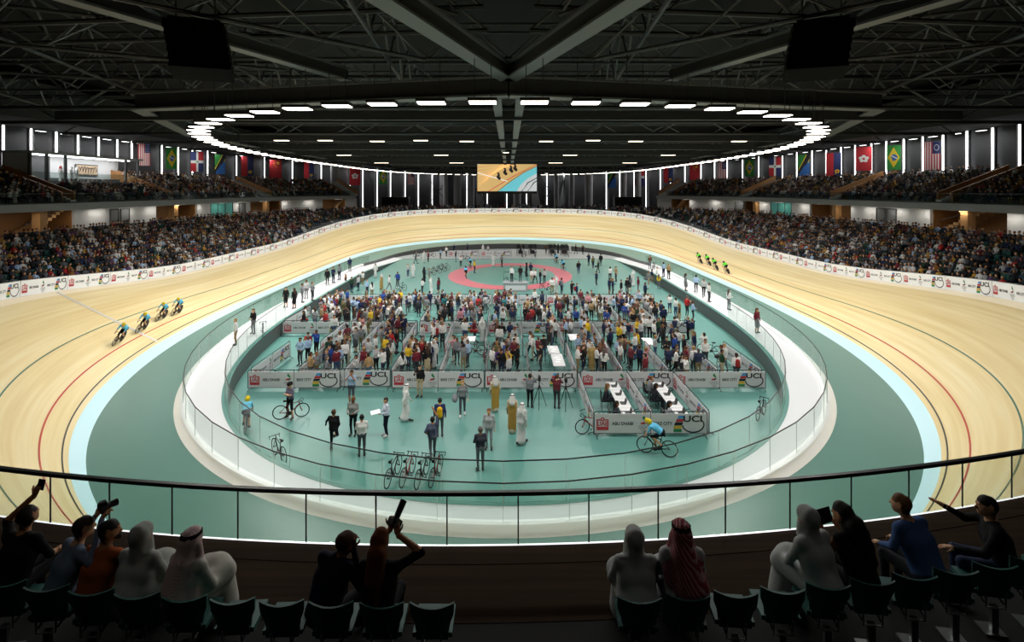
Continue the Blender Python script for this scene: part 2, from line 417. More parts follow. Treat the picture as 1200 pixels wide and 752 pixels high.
# wall under the balconies: white panels, doors, brown recesses, windows
def under(x0, x1, kind, z0=6.0, z1=TH):
    s0, s1 = sorted((hit(20.7, x0), hit(20.7, x1)))
    return s0, s1
U_L = [(-60, 88, 'brown'), (88, 183, 'white'), (183, 231, 'brown'), (231, 247, 'white'), (247, 273, 'win'), (273, 293, 'white'), (293, 330, 'brown'), (330, 378, 'white'), (378, 406, 'brown'), (406, 418, 'white')]
U_R = [(1181, 1260, 'white'), (1090, 1181, 'brown'), (997, 1090, 'white'), (949, 997, 'brown'), (928, 949, 'white'), (903, 928, 'win'), (890, 903, 'white'), (872, 890, 'brown'), (808, 872, 'white'), (786, 808, 'brown'), (770, 786, 'white')]
wl = {'white': m_perf, 'brown': m_brown, 'win': m_win}
ub = {}
ZL = RZ0 + (NR - 1) * RH
nwin = 0
for nm, LST in (('left', U_L), ('right', U_R)):
    back = {'white': MB(), 'brown': MB()}
    for x0, x1, kd in LST:
        s0, s1 = under(x0, x1, kd)
        if kd == 'white': arcbox(back['white'], s0, s1, 20.7, 21.0, ZL, TH)
        elif kd == 'brown': arcbox(back['brown'], s0 - .1, s1 + .1, 23.6, 23.8, ZL, TH); arcbox(back['brown'], s0 - .05, s0 + .1, 21.0, 23.7, ZL, TH); arcbox(back['brown'], s1 - .1, s1 + .05, 21.0, 23.7, ZL, TH)
        else:
            nwin += 1; wm = arcbox(MB(), s0, s1, 20.75, 20.9, ZL + .25, TH); arcbox(back['white'], s0, s1, 20.7, 21.0, ZL, ZL + .25)
            wo = struct(wm.obj('window_%d' % nwin, m_win), 'teal lit window in the wall under the %s balcony' % nm)
            fr = MB()
            for q in np.linspace(s0, s1, 4): fr.bar(opt(q, 20.7, ZL + .25), opt(q, 20.7, TH), 0.08, 0.08)
            fr.obj('window_frame', m_cdark, wo)
    struct(back['white'].obj('wall_%s' % nm, m_perf), 'white panel wall under the %s balcony' % nm)
    struct(back['brown'].obj('recess_%s' % nm, m_brown), 'brown wood lined recesses under the %s balcony' % nm)
    fb = arcbox(MB(), SLAB[nm][0], SLAB[nm][1], 20.0, 24.0, ZL - .02, ZL + .0); struct(fb.obj('concourse_floor', m_cdark), 'concourse floor behind the %s lower stand' % nm)
# doors, columns and stairs under the balconies
dn = 0
for x0, x1 in ((130, 138.5), (142.5, 151), (281, 287), (1028, 1036.5), (1040, 1049), (862, 871)):
    s0, s1 = sorted((hit(20.6, x0), hit(20.6, x1))); dn += 1
    d = arcbox(MB(), s0, s1, 20.6, 20.72, ZL, TH - .3)
    do = struct(d.obj('door_%d' % dn, m_door), 'grey flush door in the white wall under the balcony')
    h = MB(); h.bar(opt(s0 + .15, 20.55, ZL + 1.0), opt(s0 + .15, 20.55, ZL + 1.3), .04, .04); h.obj('door_handle', m_cdark, do)
    f2 = MB()
    for q in (s0 - .06, s1 + .06): f2.bar(opt(q, 20.6, ZL), opt(q, 20.6, TH - .25), .1, .12)
    f2.bar(opt(s0 - .1, 20.6, TH - .25), opt(s1 + .1, 20.6, TH - .25), .1, .12); f2.obj('door_frame', m_cdark, do)
for x in (47, 204, 312, 1133, 980, 886):
    q = hit(20.4, x); p = opt(q, 20.5, ZL)
    c = MB(); c.box((0, 0, (TH - ZL) / 2), (.8, .8, TH - ZL)); c.box((0, 0, .1), (.95, .95, .2)); c.box((0, 0, TH - ZL - .08), (.95, .95, .16))
    o = c.obj('column', mat('column_tan', '#b98a57', .6)); o.location = p; pp, tt, nn = BASE.at(q); o.rotation_euler = (0, 0, math.atan2(tt[1], tt[0]))
    tag(o, 'square tan column carrying the %s balcony' % ('left' if x < 600 else 'right'), 'column', 'columns under the balconies')
for x0, x1 in ((20, 70), (1100, 1160), (388, 402), (790, 803)):
    s0, s1 = sorted((hit(22, x0), hit(22, x1))); L = s1 - s0; n = 10
    fl_ = thing('staircase', 'tan staircase climbing in the brown recess under the balcony', 'staircase', (0, 0, 0), 0, 'stairs under the balconies')
    stg = MB()
    for k in range(n):
        a = s0 + L * k / n; zt = ZL + (TH - ZL) * (n - k) / n
        arcbox(stg, a, a + L / n, 21.6, 23.0, zt - .32, zt, step=3)
    stg.obj('flight', mat('stair_tan', '#c79a68', .7), fl_)
    hr = MB(); hr.tube([opt(s0, 21.55, TH + .3), opt(s1, 21.55, ZL + 1.2)], .05, 5); hr.obj('handrail', m_cdark, fl_)

# lamps on the soffit of the balconies light the concourse wall
sl_d = bpy.data.lights.new('soffit_light', 'AREA'); sl_d.shape = 'RECTANGLE'; sl_d.size = 2.0; sl_d.size_y = .15; sl_d.energy = SOFFIT_W; sl_d.color = (1.0, .93, .82)
for nm, (a, b) in SLAB.items():
    for q in np.arange(min(a, b) + 2, max(a, b) - 1, 4.4):
        pp, tt, nn = BASE.at(q); o = thing('soffit_lamp', 'slim lamp under the soffit of the %s balcony' % nm, 'lamp', tuple(opt(q, 19.9, TH)), math.atan2(tt[1], tt[0]), 'balcony soffit lamps')
        m = MB(); m.box((0, 0, -.03), (2.1, .2, .06)); m.obj('housing', m_cdark, o)
        m = MB(); m.box((0, 0, -.065), (2.0, .15, .01)); m.obj('panel', mat('soffit_panel', '#fff0dc', .5, emit=2.5), o)
        l = bpy.data.objects.new('soffit_light', sl_d); COL.objects.link(l); l.parent = o; l.location = (0, 0, -.08)

# ------------------------------------------------------------------ outer walls and ceiling
WALL = Oval((52.6, 95.0, 0.0, 62.0, 2.6, 3.2), N=300, sig=1.0)
def ceil_z(D): return 17.8 - 1.5 * float(sstep(120, 158, D))
wv = sweep(MB(), WALL.P, WALL.Nn, lambda i: [(0.0, -1.5), (0.0, 23.0)]); wv.uv = None
hall_wall = struct(wv.obj('wall_hall', m_wall), 'dark grey curved hall wall')
rf = MB(); rf.poly([(-75, -40, 22.5), (75, -40, 22.5), (75, 175, 22.5), (-75, 175, 22.5)])
struct(rf.obj('ceiling', mat('roof_deck', '#0b0c0c', 0.9, noise=0.2, nscale=0.3)), 'dark roof deck')
# soffit band along the wall
sf = sweep(MB(), WALL.P, WALL.Nn, lambda i: [(-9.0, ceil_z(WALL.P[i][1]) + 3.2), (-7.5, ceil_z(WALL.P[i][1])), (0.1, ceil_z(WALL.P[i][1]))]); sf.uv = None
struct(sf.obj('trim_2', mat('soffit', '#222324', 0.8)), 'dark soffit band where the roof meets the wall')
WQ = np.arange(0, WALL.L, 0.1); WP = np.array([np.r_[WALL.at(x)[0], WALL.at(x)[2]] for x in WQ])
def whit(x, off=0.0):
    P = WP[:, :2] + WP[:, 2:] * off; k = (x - 596) / F; ok = P[:, 1] > 30
    return float(WQ[np.where(ok, abs(P[:, 0] - k * P[:, 1]) / np.maximum(P[:, 1], 1), 1e9).argmin()])
def wpt(q, off, z): p, t, n = WALL.at(q); return Vector((p[0] + n[0] * off, p[1] + n[1] * off, z))
strips = [0, 33, 62, 88, 112, 134, 151, 187, 206, 223, 241, 275, 308, 341, 375, 391, 409, 424, 441, 457, 474, 490, 506, 547, 571, 594, 617, 641, 660, 668, 692, 711, 727, 744, 758, 775, 787, 804, 823, 839, 854, 872, 891, 919, 936, 954, 971, 988, 1005, 1024, 1042, 1062, 1085, 1109, 1137, 1167, 1199]
ws_d = bpy.data.lights.new('wall_spot', 'AREA'); ws_d.shape = 'RECTANGLE'; ws_d.size = 1.0; ws_d.size_y = .32; ws_d.energy = WALL_W; ws_d.color = (1, .98, .95)
for x in strips:
    q = whit(x, -.15); D = WALL.at(q)[0][1]; zt = ceil_z(D) - .05
    p, t, n = WALL.at(q); o = thing('light_strip', 'vertical white light strip on the %s hall wall' % ('left' if x < 415 else 'right' if x > 775 else 'far'), 'light strip', tuple(wpt(q, -.45, 0)), math.atan2(t[1], t[0]), 'wall light strips')
    zb0 = 12.0 if (x < 415 or x > 775) else 4.0
    wd = .20
    if 28 < x < 157: zb0 = 15.35
    a = MB(); a.box((0, .06, (zt + zb0) / 2), (wd, .08, zt - zb0)); a.obj('tube', m_led, o)
    b = MB(); b.box((-.28, -.02, (zt + zb0) / 2), (.06, .24, zt - zb0)); b.box((.28, -.02, (zt + zb0) / 2), (.06, .24, zt - zb0)); b.box((0, -.03, zt - .02), (.6, .2, .08)); b.obj('channel', m_cdark, o)
    if 20 < x < 1190:
        c = MB(); c.box((.1, 1.2, zt - .25), (1.1, .4, .1)); c.tube([(.1, 1.2, zt - .2), (.1, 1.2, zt)], .04, 5, 0); hd = c.obj('spot_body', m_cdark, o)
        c = MB(); c.box((.1, 1.2, zt - .315), (1.0, .32, .03)); c.obj('spot_panel', m_led, o)
        l = bpy.data.objects.new('wall_spot', ws_d); COL.objects.link(l); l.parent = o; l.location = (.1, 1.2, zt - .34)

# ------------------------------------------------------------------ ring luminaires (the hall's main light)
m_lamp = mat('lamp_panel', '#fff6e6', 0.5, emit=9.0)
m_house = mat('lamp_housing', '#2e2f30', 0.5)
LR = Oval((22.3, 45.5, 0.0, 63.8, 2.3, 3.2), N=400, sig=1.5); LZ = 14.2
NL = int(LR.L / 1.85)
lb = MB(); lb.box((0, 0, .09), (1.05, .62, .12)); lb.tube([(-.3, 0, .14), (-.3, 0, 1.6)], .015, 4); lb.tube([(.3, 0, .14), (.3, 0, 1.6)], .015, 4); lb_me = lb.mesh('housing', m_house)
lp = MB(); lp.box((0, 0, .015), (.96, .54, .03)); lp_me = lp.mesh('panel', m_lamp)
NL_ = 0
ld = bpy.data.lights.new('flood', 'AREA'); ld.shape = 'RECTANGLE'; ld.size = .96; ld.size_y = .54; ld.energy = LAMP_W; ld.color = (1.0, .97, .93); ld.spread = math.radians(160)
for k in range(NL):
    p, t, n = LR.at((k + .5) * LR.L / NL)
    end = p[1] < 24 or p[1] > 104
    o = thing('floodlight', 'bright rectangular floodlight in the oval ring above the %s' % ('near bend' if p[1] < 24 else 'far bend' if p[1] > 100 else 'left straight' if p[0] < 0 else 'right straight'), 'floodlight', (p[0], p[1], LZ), 0, 'ring floodlights')
    link('housing', lb_me, o); link('panel', lp_me, o)
    l = bpy.data.objects.new('flood', ld); COL.objects.link(l); l.parent = o; l.location = (0, 0, -.02)
# slim lamps deeper in the roof; last two added, unseen, to brighten the gallery
for x, y in ((330, 165), (381, 165), (442, 166), (493, 165), (547, 166), (640, 166), (695, 165), (745, 166), (866, 166), (517, 182), (668, 182), (403, 182), (783, 182), (447, 191), (535, 191), (651, 191), (738, 191), (593, 179), (-300, -330), (1490, -330)):
    z = 15.2; D = F * (z - CH) / (HZ - y); X = (x - 596) * D / F
    wd = .028 * D * (1 if x not in (593,) else .4)
    if D < 12: wd = 1.2
    o = thing('batten_lamp', 'slim warm batten lamp hung under the roof beams', 'lamp', (X, D, z), 0, 'roof batten lamps')
    a = MB(); a.box((0, 0, .1), (wd, .5, .12)); a.tube([(0, 0, .1), (0, 0, 1.5)], .02, 4); a.obj('housing', m_house, o)
    a = MB(); a.box((0, 0, .02), (wd * .95, .42, .04)); a.obj('panel', mat('batten_panel', '#ffe9cc', .5, emit=4.0), o)
    bd = bpy.data.lights.new('batten_light', 'AREA'); bd.shape = 'RECTANGLE'; bd.size = wd * .95; bd.size_y = .42; bd.energy = BATTEN_W if D > 12 else GALLERY_FILL_W; bd.color = (1.0, .97, .93); bd.spread = math.radians(150)
    l = bpy.data.objects.new('batten_light', bd); COL.objects.link(l); l.parent = o; l.location = (0, 0, -.01)

# ------------------------------------------------------------------ roof steelwork
m_steel = mat('roof_steel', '#303234', 0.55, 0.0); m_steel2 = mat('roof_steel_light', '#606364', 0.45)
def boxbeam(pts, wd, ht, name, label, group=None, fl=None, closed=False):
    o = thing(name, label, 'beam', tuple(pts[0]), 0, group); base = Vector(pts[0]); n = len(pts)
    for i in range(n if closed else n - 1):
        a, b = Vector(pts[i]) - base, Vector(pts[(i + 1) % n]) - base
        m = MB(); m.bar(a, b, wd * .5, ht); m.obj('web', m_steel, o)
        m = MB(); up = Vector((0, 0, ht / 2)); m.bar(a - up, b - up, wd, .1); m.bar(a + up, b + up, wd, .1); m.obj('flange', m_steel2, o)
    return o
oct_ = [(0, 26.7), (22.6, 31.3), (29, 47), (29, 84), (22.6, 100), (0, 106), (-22.6, 100), (-29, 84), (-29, 47), (-22.6, 31.3)]
boxbeam([(x, y, 16.45) for x, y in oct_], .9, .95, 'ring_beam', 'large grey steel ring beam carrying the floodlights', closed=True)
for s in (-1, 1):
    boxbeam([(0, 26.7, 17.1), (s * 4.04, 14.6, 17.1), (s * 9.5, -1.5, 17.1)], .75, .7, 'roof_beam', 'steel beam running from the ring node back over the seats', 'diagonal roof beams')
    boxbeam([(s * 9.2, 29.0, 17.6), (s * 16.5, 12.0, 17.6)], .6, .6, 'roof_beam', 'steel beam running from the ring flank towards the side seats', 'diagonal roof beams')
    boxbeam([(s * .65, 27.2, 16.2), (s * .65, 104, 16.2)], .5, .5, 'roof_beam', 'long steel beam along the middle of the roof', 'middle roof beams')
ORD = ['first', 'second', 'third', 'fourth', 'fifth', 'sixth', 'seventh', 'eighth', 'ninth', 'tenth', 'eleventh', 'twelfth', 'thirteenth', 'fourteenth']
def truss(a, b, h, n, label, r=.11, name='roof_truss'):
    a, b = Vector(a), Vector(b); o = thing(name, label, 'truss', tuple(a), 0, 'roof trusses'); d = b - a; up = Vector((0, 0, h))
    m = MB(); m.tube([(0, 0, 0), d], r, 6); m.obj('bottom_chord', m_steel, o)
    m = MB(); m.tube([up, d + up], r, 6); m.obj('top_chord', m_steel, o)
    bm_ = MB()
    bm_.tube([(0, 0, 0), d / n + up], r * .55, 5); me = bm_.mesh('brace', m_steel2); bm2 = MB(); bm2.tube([up, d / n], r * .55, 5); me2 = bm2.mesh('brace', m_steel2)
    for k in range(n):
        x = link('brace', me if k % 2 == 0 else me2, o); x.location = d * k / n
    return o
for i, D in enumerate((7.0, 10.0, 13.2, 16.6, 20.2, 24.0)):
    for s in (-1, 1):
        truss((s * 1.0, D, 18.3 + .25 * (i % 2)), (s * 44, D + 5.5 - i * .5, 18.0 + .3 * (i % 2)), 2.3, 16, 'tubular roof truss spanning %s above the seats, %s from the ring beam' % ('leftwards' if s < 0 else 'rightwards', ORD[5 - i]))
for s in (-1, 1):
    for i, X in enumerate((6, 14, 22.5, 31, 39)):
        truss((s * X * .75, 2, 17.7), (s * X * 1.25, 46, 17.7), 2.6, 18, 'lengthwise tubular roof truss above the near stands, %s %s of the middle' % (ORD[i], 'left' if s < 0 else 'right'))
    for i, (a_, b_) in enumerate((((4, 24.5), (30, 1)), ((12, 27.5), (44, 12)), ((22.6, 31), (47, 22)), ((2, 20), (20, -1)))):
        truss((s * a_[0], a_[1], 17.3 + .2 * i), (s * b_[0], b_[1], 17.3 + .2 * i), 1.7, 14, 'slanting tubular roof truss fanning out %s from the ring beam, %s of four' % ('left' if s < 0 else 'right', ORD[i]), .09)
for i, D in enumerate((37, 45, 54, 64, 75, 87, 99, 112, 126, 140)):
    truss((-47 + max(0, D - 100) * .6, D, 17.0 - (1.0 if D > 120 else 0)), (47 - max(0, D - 100) * .6, D, 17.0 - (1.0 if D > 120 else 0)), 2.2, 24, 'tubular roof truss crossing the whole hall, %s behind the near ring beam' % ORD[i], .16)
for i, (D, z) in enumerate(((28.5, 18.4), (32.0, 19.0), (35.5, 18.0), (41.0, 18.6))):
    truss((-44, D, z), (44, D, z), 1.9, 40, 'slim crossing roof truss above the floodlight ring, %s behind the near ring beam' % ORD[i], .08)
for i, D in enumerate((34, 49, 59, 69, 81, 93, 105, 119, 133)):
    m = MB(); hw = 30 if D < 105 else 24
    m.bar((-hw, 0, 0), (hw, 0, 0), .35, .6); o = m.obj('roof_purlin', m_steel); o.location = (0, D, 16.0 if D < 110 else 15.6)
    tag(o, 'plain dark roof purlin crossing the hall, %s behind the near ring beam' % ORD[i], 'beam', 'crossing roof purlins')
# hung loudspeaker clusters
m_black = mat('speaker_black', '#050506', 0.7, spec=0.1)
for s in (-1, 1):
    o = thing('loudspeaker_cluster', 'black hanging loudspeaker cluster on the %s of the roof' % ('left' if s < 0 else 'right'), 'loudspeaker', (s * 11.0, 18.0, 0), -s * .35)
    for k in range(6):
        a = .05 + k * .07; m = MB(); m.box((0, 0, 0), (1.85, .8, .3)); m.box((0, -.41, 0), (1.75, .03, .24)); c = m.obj('cabinet', m_black, o)
        c.location = (-.06 * k * s, -.05 * k * k * .35, 16.75 - .31 * k); c.rotation_euler = (-a, 0, 0)
    m = MB(); m.box((0, 0, 17.0), (1.6, .5, .12)); m.tube([(-.6, 0, 17.0), (-.6, 0, 20.5)], .03, 5); m.tube([(.6, 0, 17.0), (.6, 0, 20.5)], .03, 5); m.obj('hanger', m_steel, o)
# ------------------------------------------------------------------ figures: blended round cones turned into one skin
def sdf_mesh(prims, h, pad=0.04):
    """prims: (a, b, ra, rb, mat, k, squash); returns verts, quads, material per quad"""
    lo = np.min([np.minimum(np.array(p[0]) - p[2] * 1.3, np.array(p[1]) - p[3] * 1.3) for p in prims], 0) - pad
    hi = np.max([np.maximum(np.array(p[0]) + p[2] * 1.3, np.array(p[1]) + p[3] * 1.3) for p in prims], 0) + pad
    n = np.ceil((hi - lo) / h).astype(int) + 1
    ax = [lo[i] + h * np.arange(n[i]) for i in range(3)]
    G = np.full(n, 1.0, dtype=np.float32)
    def dist(P, p):
        a, b = np.array(p[0], dtype=np.float32), np.array(p[1], dtype=np.float32); sq = p[6]
        if sq is not None:
            c = (a + b) / 2; q = np.array(sq, dtype=np.float32); P = (P - c) / q + c; a = (a - c) / q + c; b = (b - c) / q + c
        ba = b - a; L = float((ba * ba).sum()) + 1e-9
        t = np.clip(((P - a) @ ba) / L, 0, 1)
        d = np.linalg.norm(P - a - t[..., None] * ba, axis=-1) - (p[2] + t * (p[3] - p[2]))
        return d * (min(sq) if sq is not None else 1.0)
    for p in prims:
        r = max(p[2], p[3]) * 1.25 + p[5] + 2 * h
        i0 = np.clip(np.floor((np.minimum(p[0], p[1]) - r - lo) / h).astype(int), 0, n); i1 = np.clip(np.ceil((np.maximum(p[0], p[1]) + r - lo) / h).astype(int) + 1, 0, n)
        sl = tuple(slice(i0[i], i1[i]) for i in range(3))
        X, Y, Z = np.meshgrid(*[ax[i][sl[i]] for i in range(3)], indexing='ij')
        d = dist(np.stack([X, Y, Z], -1).astype(np.float32), p); g = G[sl]; k = max(p[5], 1e-4)
        u = np.clip(0.5 + 0.5 * (g - d) / k, 0, 1); G[sl] = g * (1 - u) + d * u - k * u * (1 - u)
    ins = G < 0
    cs = ins[:-1, :-1, :-1].astype(np.int8)
    cor = [(i, j, k) for i in (0, 1) for j in (0, 1) for k in (0, 1)]
    nn = [x - 1 for x in n]
    sub = lambda A, c: A[c[0]:c[0] + nn[0], c[1]:c[1] + nn[1], c[2]:c[2] + nn[2]]
    cnt = sum(sub(ins, c).astype(np.int8) for c in cor)
    act = (cnt > 0) & (cnt < 8); idx = np.argwhere(act); vid = np.full(nn, -1, dtype=np.int64); vid[act] = np.arange(len(idx))
    acc = np.zeros((len(idx), 3)); num = np.zeros(len(idx))
    gv = {c: sub(G, c)[act] for c in cor}
    for c in cor:
        for a in range(3):
            if c[a] == 0:
                e = list(c); e[a] = 1; e = tuple(e); g0, g1 = gv[c], gv[e]; m = (g0 < 0) != (g1 < 0)
                t = np.where(m, g0 / np.where(m, g0 - g1, 1), 0); pos = np.array(c, float)[None].repeat(len(idx), 0); pos[:, a] = t
                acc[m] += pos[m]; num[m] += 1
    V = lo + h * (idx + acc / num[:, None]); Q = []
    for a in range(3):
        b, c = (a + 1) % 3, (a + 2) % 3
        s0 = [slice(None)] * 3; s1 = [slice(None)] * 3; s0[a] = slice(0, -1); s1[a] = slice(1, None)
        A0, A1 = ins[tuple(s0)], ins[tuple(s1)]
        for flip, mk in ((False, A0 & ~A1), (True, ~A0 & A1)):
            I = np.argwhere(mk); I = I[(I[:, b] > 0) & (I[:, c] > 0)]
            if not len(I): continue
            def cell(db, dc):
                J = I.copy(); J[:, b] += db; J[:, c] += dc; return vid[J[:, 0], J[:, 1], J[:, 2]]
            q = np.stack([cell(-1, -1), cell(0, -1), cell(0, 0), cell(-1, 0)], 1)
            Q.append(q[:, ::-1] if flip else q)
    Q = np.concatenate(Q); C = V[Q].mean(1).astype(np.float32)
    Dm = np.stack([dist(C, p) for p in prims], 1); mi = np.array([p[4] for p in prims])[Dm.argmin(1)]
    return V, Q, mi
def mesh_from(name, parts, nm, mats=None):
    """parts: list of (V, Q, mi); one mesh, nm material slots"""
    vs, fs, ms, o = [], [], [], 0
    for V, Q, mi in parts: vs.append(V); fs.append(Q + o); ms.append(mi); o += len(V)
    V = np.concatenate(vs); Q = np.concatenate(fs); mi = np.concatenate(ms)
    me = bpy.data.meshes.new(name); me.from_pydata(V.tolist(), [], Q.tolist())
    for i in range(nm): me.materials.append(mats[i] if mats else None)
    me.polygons.foreach_set('material_index', mi.astype(np.int32)); me.polygons.foreach_set('use_smooth', np.ones(len(Q), dtype=bool)); me.update()
    return me
SK, HR, TP, BT, SH, EX, EX2 = range(7)       # skin, hair/cloth, top, bottom, shoes, extras
def cone(a, b, ra, rb, m, k=.03, sq=None): return (tuple(map(float, a)), tuple(map(float, b)), ra, rb, m, k, sq)
def ell(c, r, m, k=.02): 
    R_ = max(r); return (tuple(map(float, c)), tuple(map(float, c)), R_, R_, m, k, tuple(x / R_ for x in r))
def head_prims(c, yaw=0.0, pitch=0.0, hair='short', skin=SK, face=True):
    """head centred at c, looking along +y turned by yaw (left positive) and pitched"""
    c = Vector(c); M = Matrix.Rotation(yaw, 3, 'Z') @ Matrix.Rotation(pitch, 3, 'X'); T = lambda x, y, z: c + M @ Vector((x, y, z))
    P = [cone(T(0, -.012, .02), T(0, .012, -.0), .092, .088, skin, .03), cone(T(0, .03, -.03), T(0, .055, -.075), .065, .045, skin, .03)]
    if face:
        P += [cone(T(0, .098, .005), T(0, .118, -.028), .011, .017, skin, .01), ell(T(.088, -.005, -.012), (.014, .025, .034), skin, .008), ell(T(-.088, -.005, -.012), (.014, .025, .034), skin, .008), cone(T(-.03, .096, .03), T(.03, .096, .03), .014, .014, skin, .015), cone(T(-.02, .092, -.06), T(.02, .092, -.06), .012, .012, skin, .01)]
    if hair == 'short': P += [cone(T(0, -.02, .034), T(0, .01, .048), .091, .083, HR, .015), cone(T(-.03, -.035, .0), T(-.02, -.04, -.045), .068, .048, HR, .02), cone(T(.03, -.035, .0), T(.02, -.04, -.045), .068, .048, HR, .02)]
    elif hair == 'long': P += [cone(T(0, -.03, .045), T(0, .015, .062), .097, .085, HR, .015), cone(T(0, -.055, .0), T(0, -.09, -.26), .09, .075, HR, .03), cone(T(0, -.09, -.26), T(0, -.10, -.42), .075, .03, HR, .03)]
    elif hair == 'cap': P += [cone(T(0, -.02, .05), T(0, .015, .06), .098, .09, HR, .01), cone(T(-.04, .12, .05), T(.04, .12, .05), .02, .02, HR, .015)]
    elif hair == 'cloth':
        P += [cone(T(0, -.025, .04), T(0, .01, .055), .108, .10, HR, .02), cone(T(0, -.06, -.0), T(0, -.09, -.22), .10, .14, HR, .05), cone(T(.10, -.0, -.03), T(.12, .0, -.2), .035, .05, HR, .04), cone(T(-.10, -.0, -.03), T(-.12, .0, -.2), .035, .05, HR, .04)]
        for k in range(10):
            a0, a1 = 2 * PI * k / 10, 2 * PI * (k + 1) / 10
            P.append(cone(T(.098 * math.cos(a0), -.01 + .108 * math.sin(a0), .095), T(.098 * math.cos(a1), -.01 + .108 * math.sin(a1), .095), .014, .014, EX, .005))
    elif hair == 'hood': P += [cone(T(0, -.03, .035), T(0, .02, .045), .115, .10, HR, .02), cone(T(0, -.035, -.02), T(0, -.05, -.19), .098, .095, HR, .04), cone(T(.06, .02, -.06), T(.065, .02, -.18), .055, .06, HR, .03), cone(T(-.06, .02, -.06), T(-.065, .02, -.18), .055, .06, HR, .03)]
    elif hair == 'helmet': P += [cone(T(0, -.05, .05), T(0, .045, .055), .108, .10, EX, .01)]
    return P
def hand_prims(w, d, up, side, curl=.3, spread=.25):
    """palm at wrist w pointing along d, back of the hand along up; five fingers"""
    w, d, up = Vector(w), Vector(d).normalized(), Vector(up); up = (up - d * up.dot(d)).normalized(); x = d.cross(up) * side
    P = [cone(w - d * .02, w + d * .03, .027, .026, SK, .012), cone(w + d * .03 + x * .018, w + d * .085 + x * .024, .018, .014, SK, .015), cone(w + d * .03 - x * .018, w + d * .085 - x * .024, .018, .014, SK, .015), cone(w + d * .03, w + d * .088, .02, .015, SK, .015)]
    for i, L in enumerate((.066, .076, .072, .056)):
        o = (1.5 - i) * .0185; b = w + d * .088 + x * o; dd = (d + x * (1.5 - i) * spread * .25).normalized()
        m1 = b + (dd * math.cos(curl) - up * math.sin(curl)) * L * .5; m2 = m1 + (dd * math.cos(curl * 2.2) - up * math.sin(curl * 2.2)) * L * .5
        P += [cone(b, m1, .0095, .0088, SK, .003), cone(m1, m2, .0088, .0072, SK, .003)]
    tb = w + d * .03 + x * .03; tm = tb + (d * .6 + x * .75 - up * .2).normalized() * .042; te = tm + (d * .85 + x * .35 - up * .35).normalized() * .032
    return P + [cone(tb, tm, .013, .011, SK, .008), cone(tm, te, .011, .009, SK, .003)]
def human(J, hair='short', robe=False, skirt=False, sleeves='long', fine=False, build=1.0, hy=0.0, hp=0.0, shorts=False, hands=True, bag=None, cloak=False):
    """J: pelvis, chest, neck, head, and for each side shoulder, elbow, hand, hip, knee, ankle, toe"""
    P = []; V = Vector
    pe, ch, nk, hd = V(J['pelvis']), V(J['chest']), V(J['neck']), V(J['head'])
    sl, sr = V(J['sl']), V(J['sr']); sx = (sr - sl).normalized(); spine = (nk - pe).normalized()
    fw = spine.cross(sx)
    b = build
    for o in (-.065, .065): P.append(cone(pe + sx * o, ch + sx * o * 1.25, .118 * b, .125 * b, TP, .05))
    P.append(cone(ch - sx * .07, ch + sx * .07, .12 * b, .12 * b, TP, .05))
    P.append(cone(sl, sr, .068 * b, .068 * b, TP, .06)); P.append(cone(ch, nk, .11 * b, .055, TP, .05))
    P.append(cone(nk - spine * .03, hd - V((0, .01, .06)), .058, .055, SK, .02))
    P += head_prims(hd, hy, hp, hair, SK, True)
    lowm = TP if robe else BT
    P.append(cone(pe - sx * .07, pe + sx * .07, .122 * b, .122 * b, lowm, .04))
    for s in 'lr':
        S_, E_, W_ = V(J['s' + s]), V(J['e' + s]), V(J['h' + s]); H_, K_, A_, T_ = V(J['p' + s]), V(J['k' + s]), V(J['a' + s]), V(J['t' + s])
        P.append(cone(S_, E_, .056 * b, .045 * b, TP if sleeves != 'none' else SK, .03)); P.append(cone(E_, W_, .043 * b, .031, TP if sleeves == 'long' else SK, .02))
        if hands and not fine:
            d = (W_ - E_).normalized(); P.append(cone(W_ + d * .02, W_ + d * .10, .034, .026, SK, .015))
        if not robe:
            P.append(cone(H_, K_, .088 * b, .06, BT, .04)); P.append(cone(K_, A_, .058, .042, SK if (shorts or skirt) else BT, .03))
        P.append(cone(A_, T_, .045, .04, SH, .02)); P.append(cone(A_ - V((0, 0, .03)), T_, .04, .035, SH, .02))
    if robe:
        kn = (V(J['kl']) + V(J['kr'])) / 2; an = (V(J['al']) + V(J['ar'])) / 2
        w_ = (V(J['al']) - V(J['ar'])).length / 2
        P.append(cone(pe, kn, .15, .165, TP, .06)); P.append(cone(kn, an + V((0, 0, .06)), .165, .15 + w_ * .22, TP, .06))
    if skirt:
        kn = (V(J['kl']) + V(J['kr'])) / 2; P.append(cone(pe, kn + V((0, 0, .05)), .15, .17, BT, .04))
    if cloak: P.append(cone(ch - fw * .04 + V((0, 0, .08)), V((ch.x, ch.y - .07, .3)), .19, .2, EX2, .03, (1, .55, 1)))
    if bag == 'back': P.append(cone(ch - fw * .2 + spine * .05, ch - fw * .2 - spine * .2, .12, .13, EX2, .01))
    if bag == 'side': P.append(cone(V(J['hr']) + V((.12, -.1, .0)), V(J['hr']) + V((.12, .3, .0)), .13, .13, EX2, .01))
    return P
